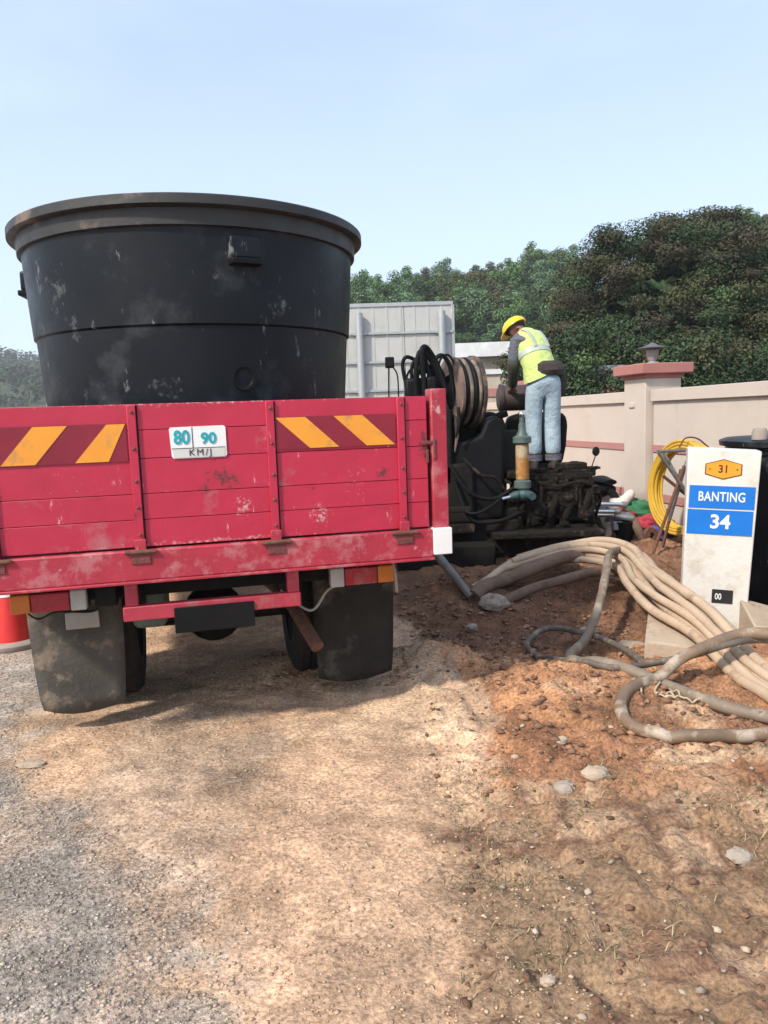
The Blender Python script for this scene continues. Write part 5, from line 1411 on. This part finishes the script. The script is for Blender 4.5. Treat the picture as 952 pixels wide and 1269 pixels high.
bush(11.2, 20.0, 2.0, 3.2, 'green bush rising over the right wall panel', [0.72, 0.2, 0.05, 0.03], 60)
bush(3.75, 20.5, 0.85, 3.2, 'small green bush in front of the cream gate wall', [0.3, 0.3, 0.1, 0.3], 40, 130, 0.045, zc=0.3)

# forested hills
def hill_h(x_, y_):
    ridge = np.interp(x_, [-40, -15, -4, 3.5, 10, 18, 24, 40, 60, 90, 140], [5.0, 10.5, 13.0, 14.2, 15.2, 15.6, 16.2, 19, 23, 23, 14])
    return ridge * sstep(55, 102, y_) * (1 - 0.5 * sstep(125, 220, y_)) - 0.6 + 1.2 * (fbm(x_ * 0.12, y_ * 0.12, 51) - 0.5)
hx_, hy_ = np.meshgrid(np.linspace(-60, 150, 90), np.linspace(52, 230, 70))
hzv = hill_h(hx_, hy_)
ix = np.arange(hx_.size).reshape(hx_.shape)
hq = np.stack([ix[:-1, :-1], ix[:-1, 1:], ix[1:, 1:], ix[1:, :-1]], -1).reshape(-1, 4)
kind(raw_mesh('hill', np.stack([hx_, hy_, hzv], -1).reshape(-1, 3), hq, HILLM, None, True), 'structure')
protos = []
for vi in range(5):
    n_ = 34
    d = rng.normal(size=(n_, 3))
    d /= np.linalg.norm(d, axis=1, keepdims=True)
    tall = (1.0, 1.25, 0.85, 1.5, 1.1)[vi]
    c_ = d * rng.uniform(0.45, 1.0, (n_, 1)) * np.array([2.5, 2.5, 2.7 * tall]) + np.array([0, 0, 2.9 + 1.3 * tall])
    base = 1.6 * np.array((GREEN, BRIGHT * 0.9, GREEN * 1.15, np.array([0.06, 0.10, 0.05]), OLIVE * 0.9))[vi]
    v, f, t = clumps(c_, rng.uniform(0.7, 1.25, n_), 170, 0.16, base * rng.uniform(0.7, 1.3, (n_, 1)), 0.7)
    t_ob = thing('forest_tree', 'leafy green tree on the wooded hillside behind the sign', 'tree', (0, 0, 0), 0, 'trees on the wooded hillside')
    cro = raw_mesh('crown', v, f, LEAF, t)
    cro.parent = t_ob
    tro = MB().tube([(0, 0, -0.8), (0.1, 0, 2.0), (0, 0.1, 4.4)], [0.16, 0.12, 0.05], 7).build('trunk', PALEBARK, t_ob)
    protos.append((t_ob, cro, tro))
used = [False] * 5
spots = []
for yy in np.arange(74, 110, 3.6):
    half = 0.28 * yy
    for xx in np.arange(-9, 64, 2.35):
        x_ = xx + rng.uniform(-1.6, 1.6)
        y_ = yy + rng.uniform(-1.8, 1.8)
        r_px = x_ / y_
        if r_px > 0.54 or r_px < -0.075:
            continue
        if 0.255 < r_px < 0.40 or (r_px >= 0.40 and yy < 98) :
            continue
        spots.append((x_, y_))
random.shuffle(spots)
for i, (x_, y_) in enumerate(spots[:295]):
    k = i % 5
    po, pc_, pt = protos[k]
    if used[k]:
        o = po.copy()
        C.objects.link(o)
        for ch in (pc_, pt):
            q = ch.copy()
            C.objects.link(q)
            q.parent = o
    else:
        o = po
        used[k] = True
    o.location = (x_, y_, float(hill_h(np.array(x_), np.array(y_))))
    o.rotation_euler = (0, 0, rng.uniform(0, 6.28))
    s = rng.uniform(0.56, 0.84)
    o.scale = (s, s, s * rng.uniform(0.9, 1.15))

# far hill on the left with its unbroken woodland
def hill2(x_, y_):
    r1 = np.interp(x_, [-420, -260, -200, -176, -150, -90, 0, 120], [20, 40, 42, 37, 31, 26, 18, 8]) * sstep(310, 400, y_)
    r2 = np.interp(x_, [-420, -200, -146, -131, -100, 0, 120], [26, 25, 23, 21, 18, 12, 4]) * sstep(190, 285, y_)
    return np.maximum(r1, r2) + 2.0 * (fbm(x_ * 0.05, y_ * 0.05, 61) - 0.5) - 1.5
hx_, hy_ = np.meshgrid(np.linspace(-420, 120, 100), np.linspace(190, 560, 60))
ix = np.arange(hx_.size).reshape(hx_.shape)
hq = np.stack([ix[:-1, :-1], ix[:-1, 1:], ix[1:, 1:], ix[1:, :-1]], -1).reshape(-1, 4)
kind(raw_mesh('far_hill', np.stack([hx_, hy_, hill2(hx_, hy_)], -1).reshape(-1, 3), hq, HILLM, None, True), 'structure')
n_ = 2600
x_ = rng.uniform(-260, 60, n_)
y_ = rng.uniform(195, 415, n_)
c_ = np.stack([x_, y_, hill2(x_, y_) + 2.6], 1)
v, f, t = clumps(c_, rng.uniform(2.2, 4.2, n_), 20, 1.0, pal(n_, [0.6, 0.15, 0.05, 0.2]) * 0.5, 0.9)
kind(raw_mesh('far_woodland', v, f, LEAF, t), 'stuff')

# ------------------------------------------------------------------ haze
HAZE = 0.0006
if HAZE:
    hm = bpy.data.materials.new('haze')
    hm.use_nodes = True
    nt = hm.node_tree
    for q in list(nt.nodes):
        if q.bl_idname == 'ShaderNodeBsdfPrincipled':
            nt.nodes.remove(q)
    pv = nt.nodes.new('ShaderNodeVolumePrincipled')
    pv.inputs['Color'].default_value = (0.95, 0.98, 1.0, 1)
    pv.inputs['Density'].default_value = HAZE
    pv.inputs['Anisotropy'].default_value = 0.0
    nt.links.new(pv.outputs['Volume'], [q for q in nt.nodes if q.bl_idname == 'ShaderNodeOutputMaterial'][0].inputs['Volume'])
    hzo = MB().box((-20, 432, 22), (1100, 1000, 54)).build('haze', hm, None, smooth=0)
    kind(hzo, 'stuff')
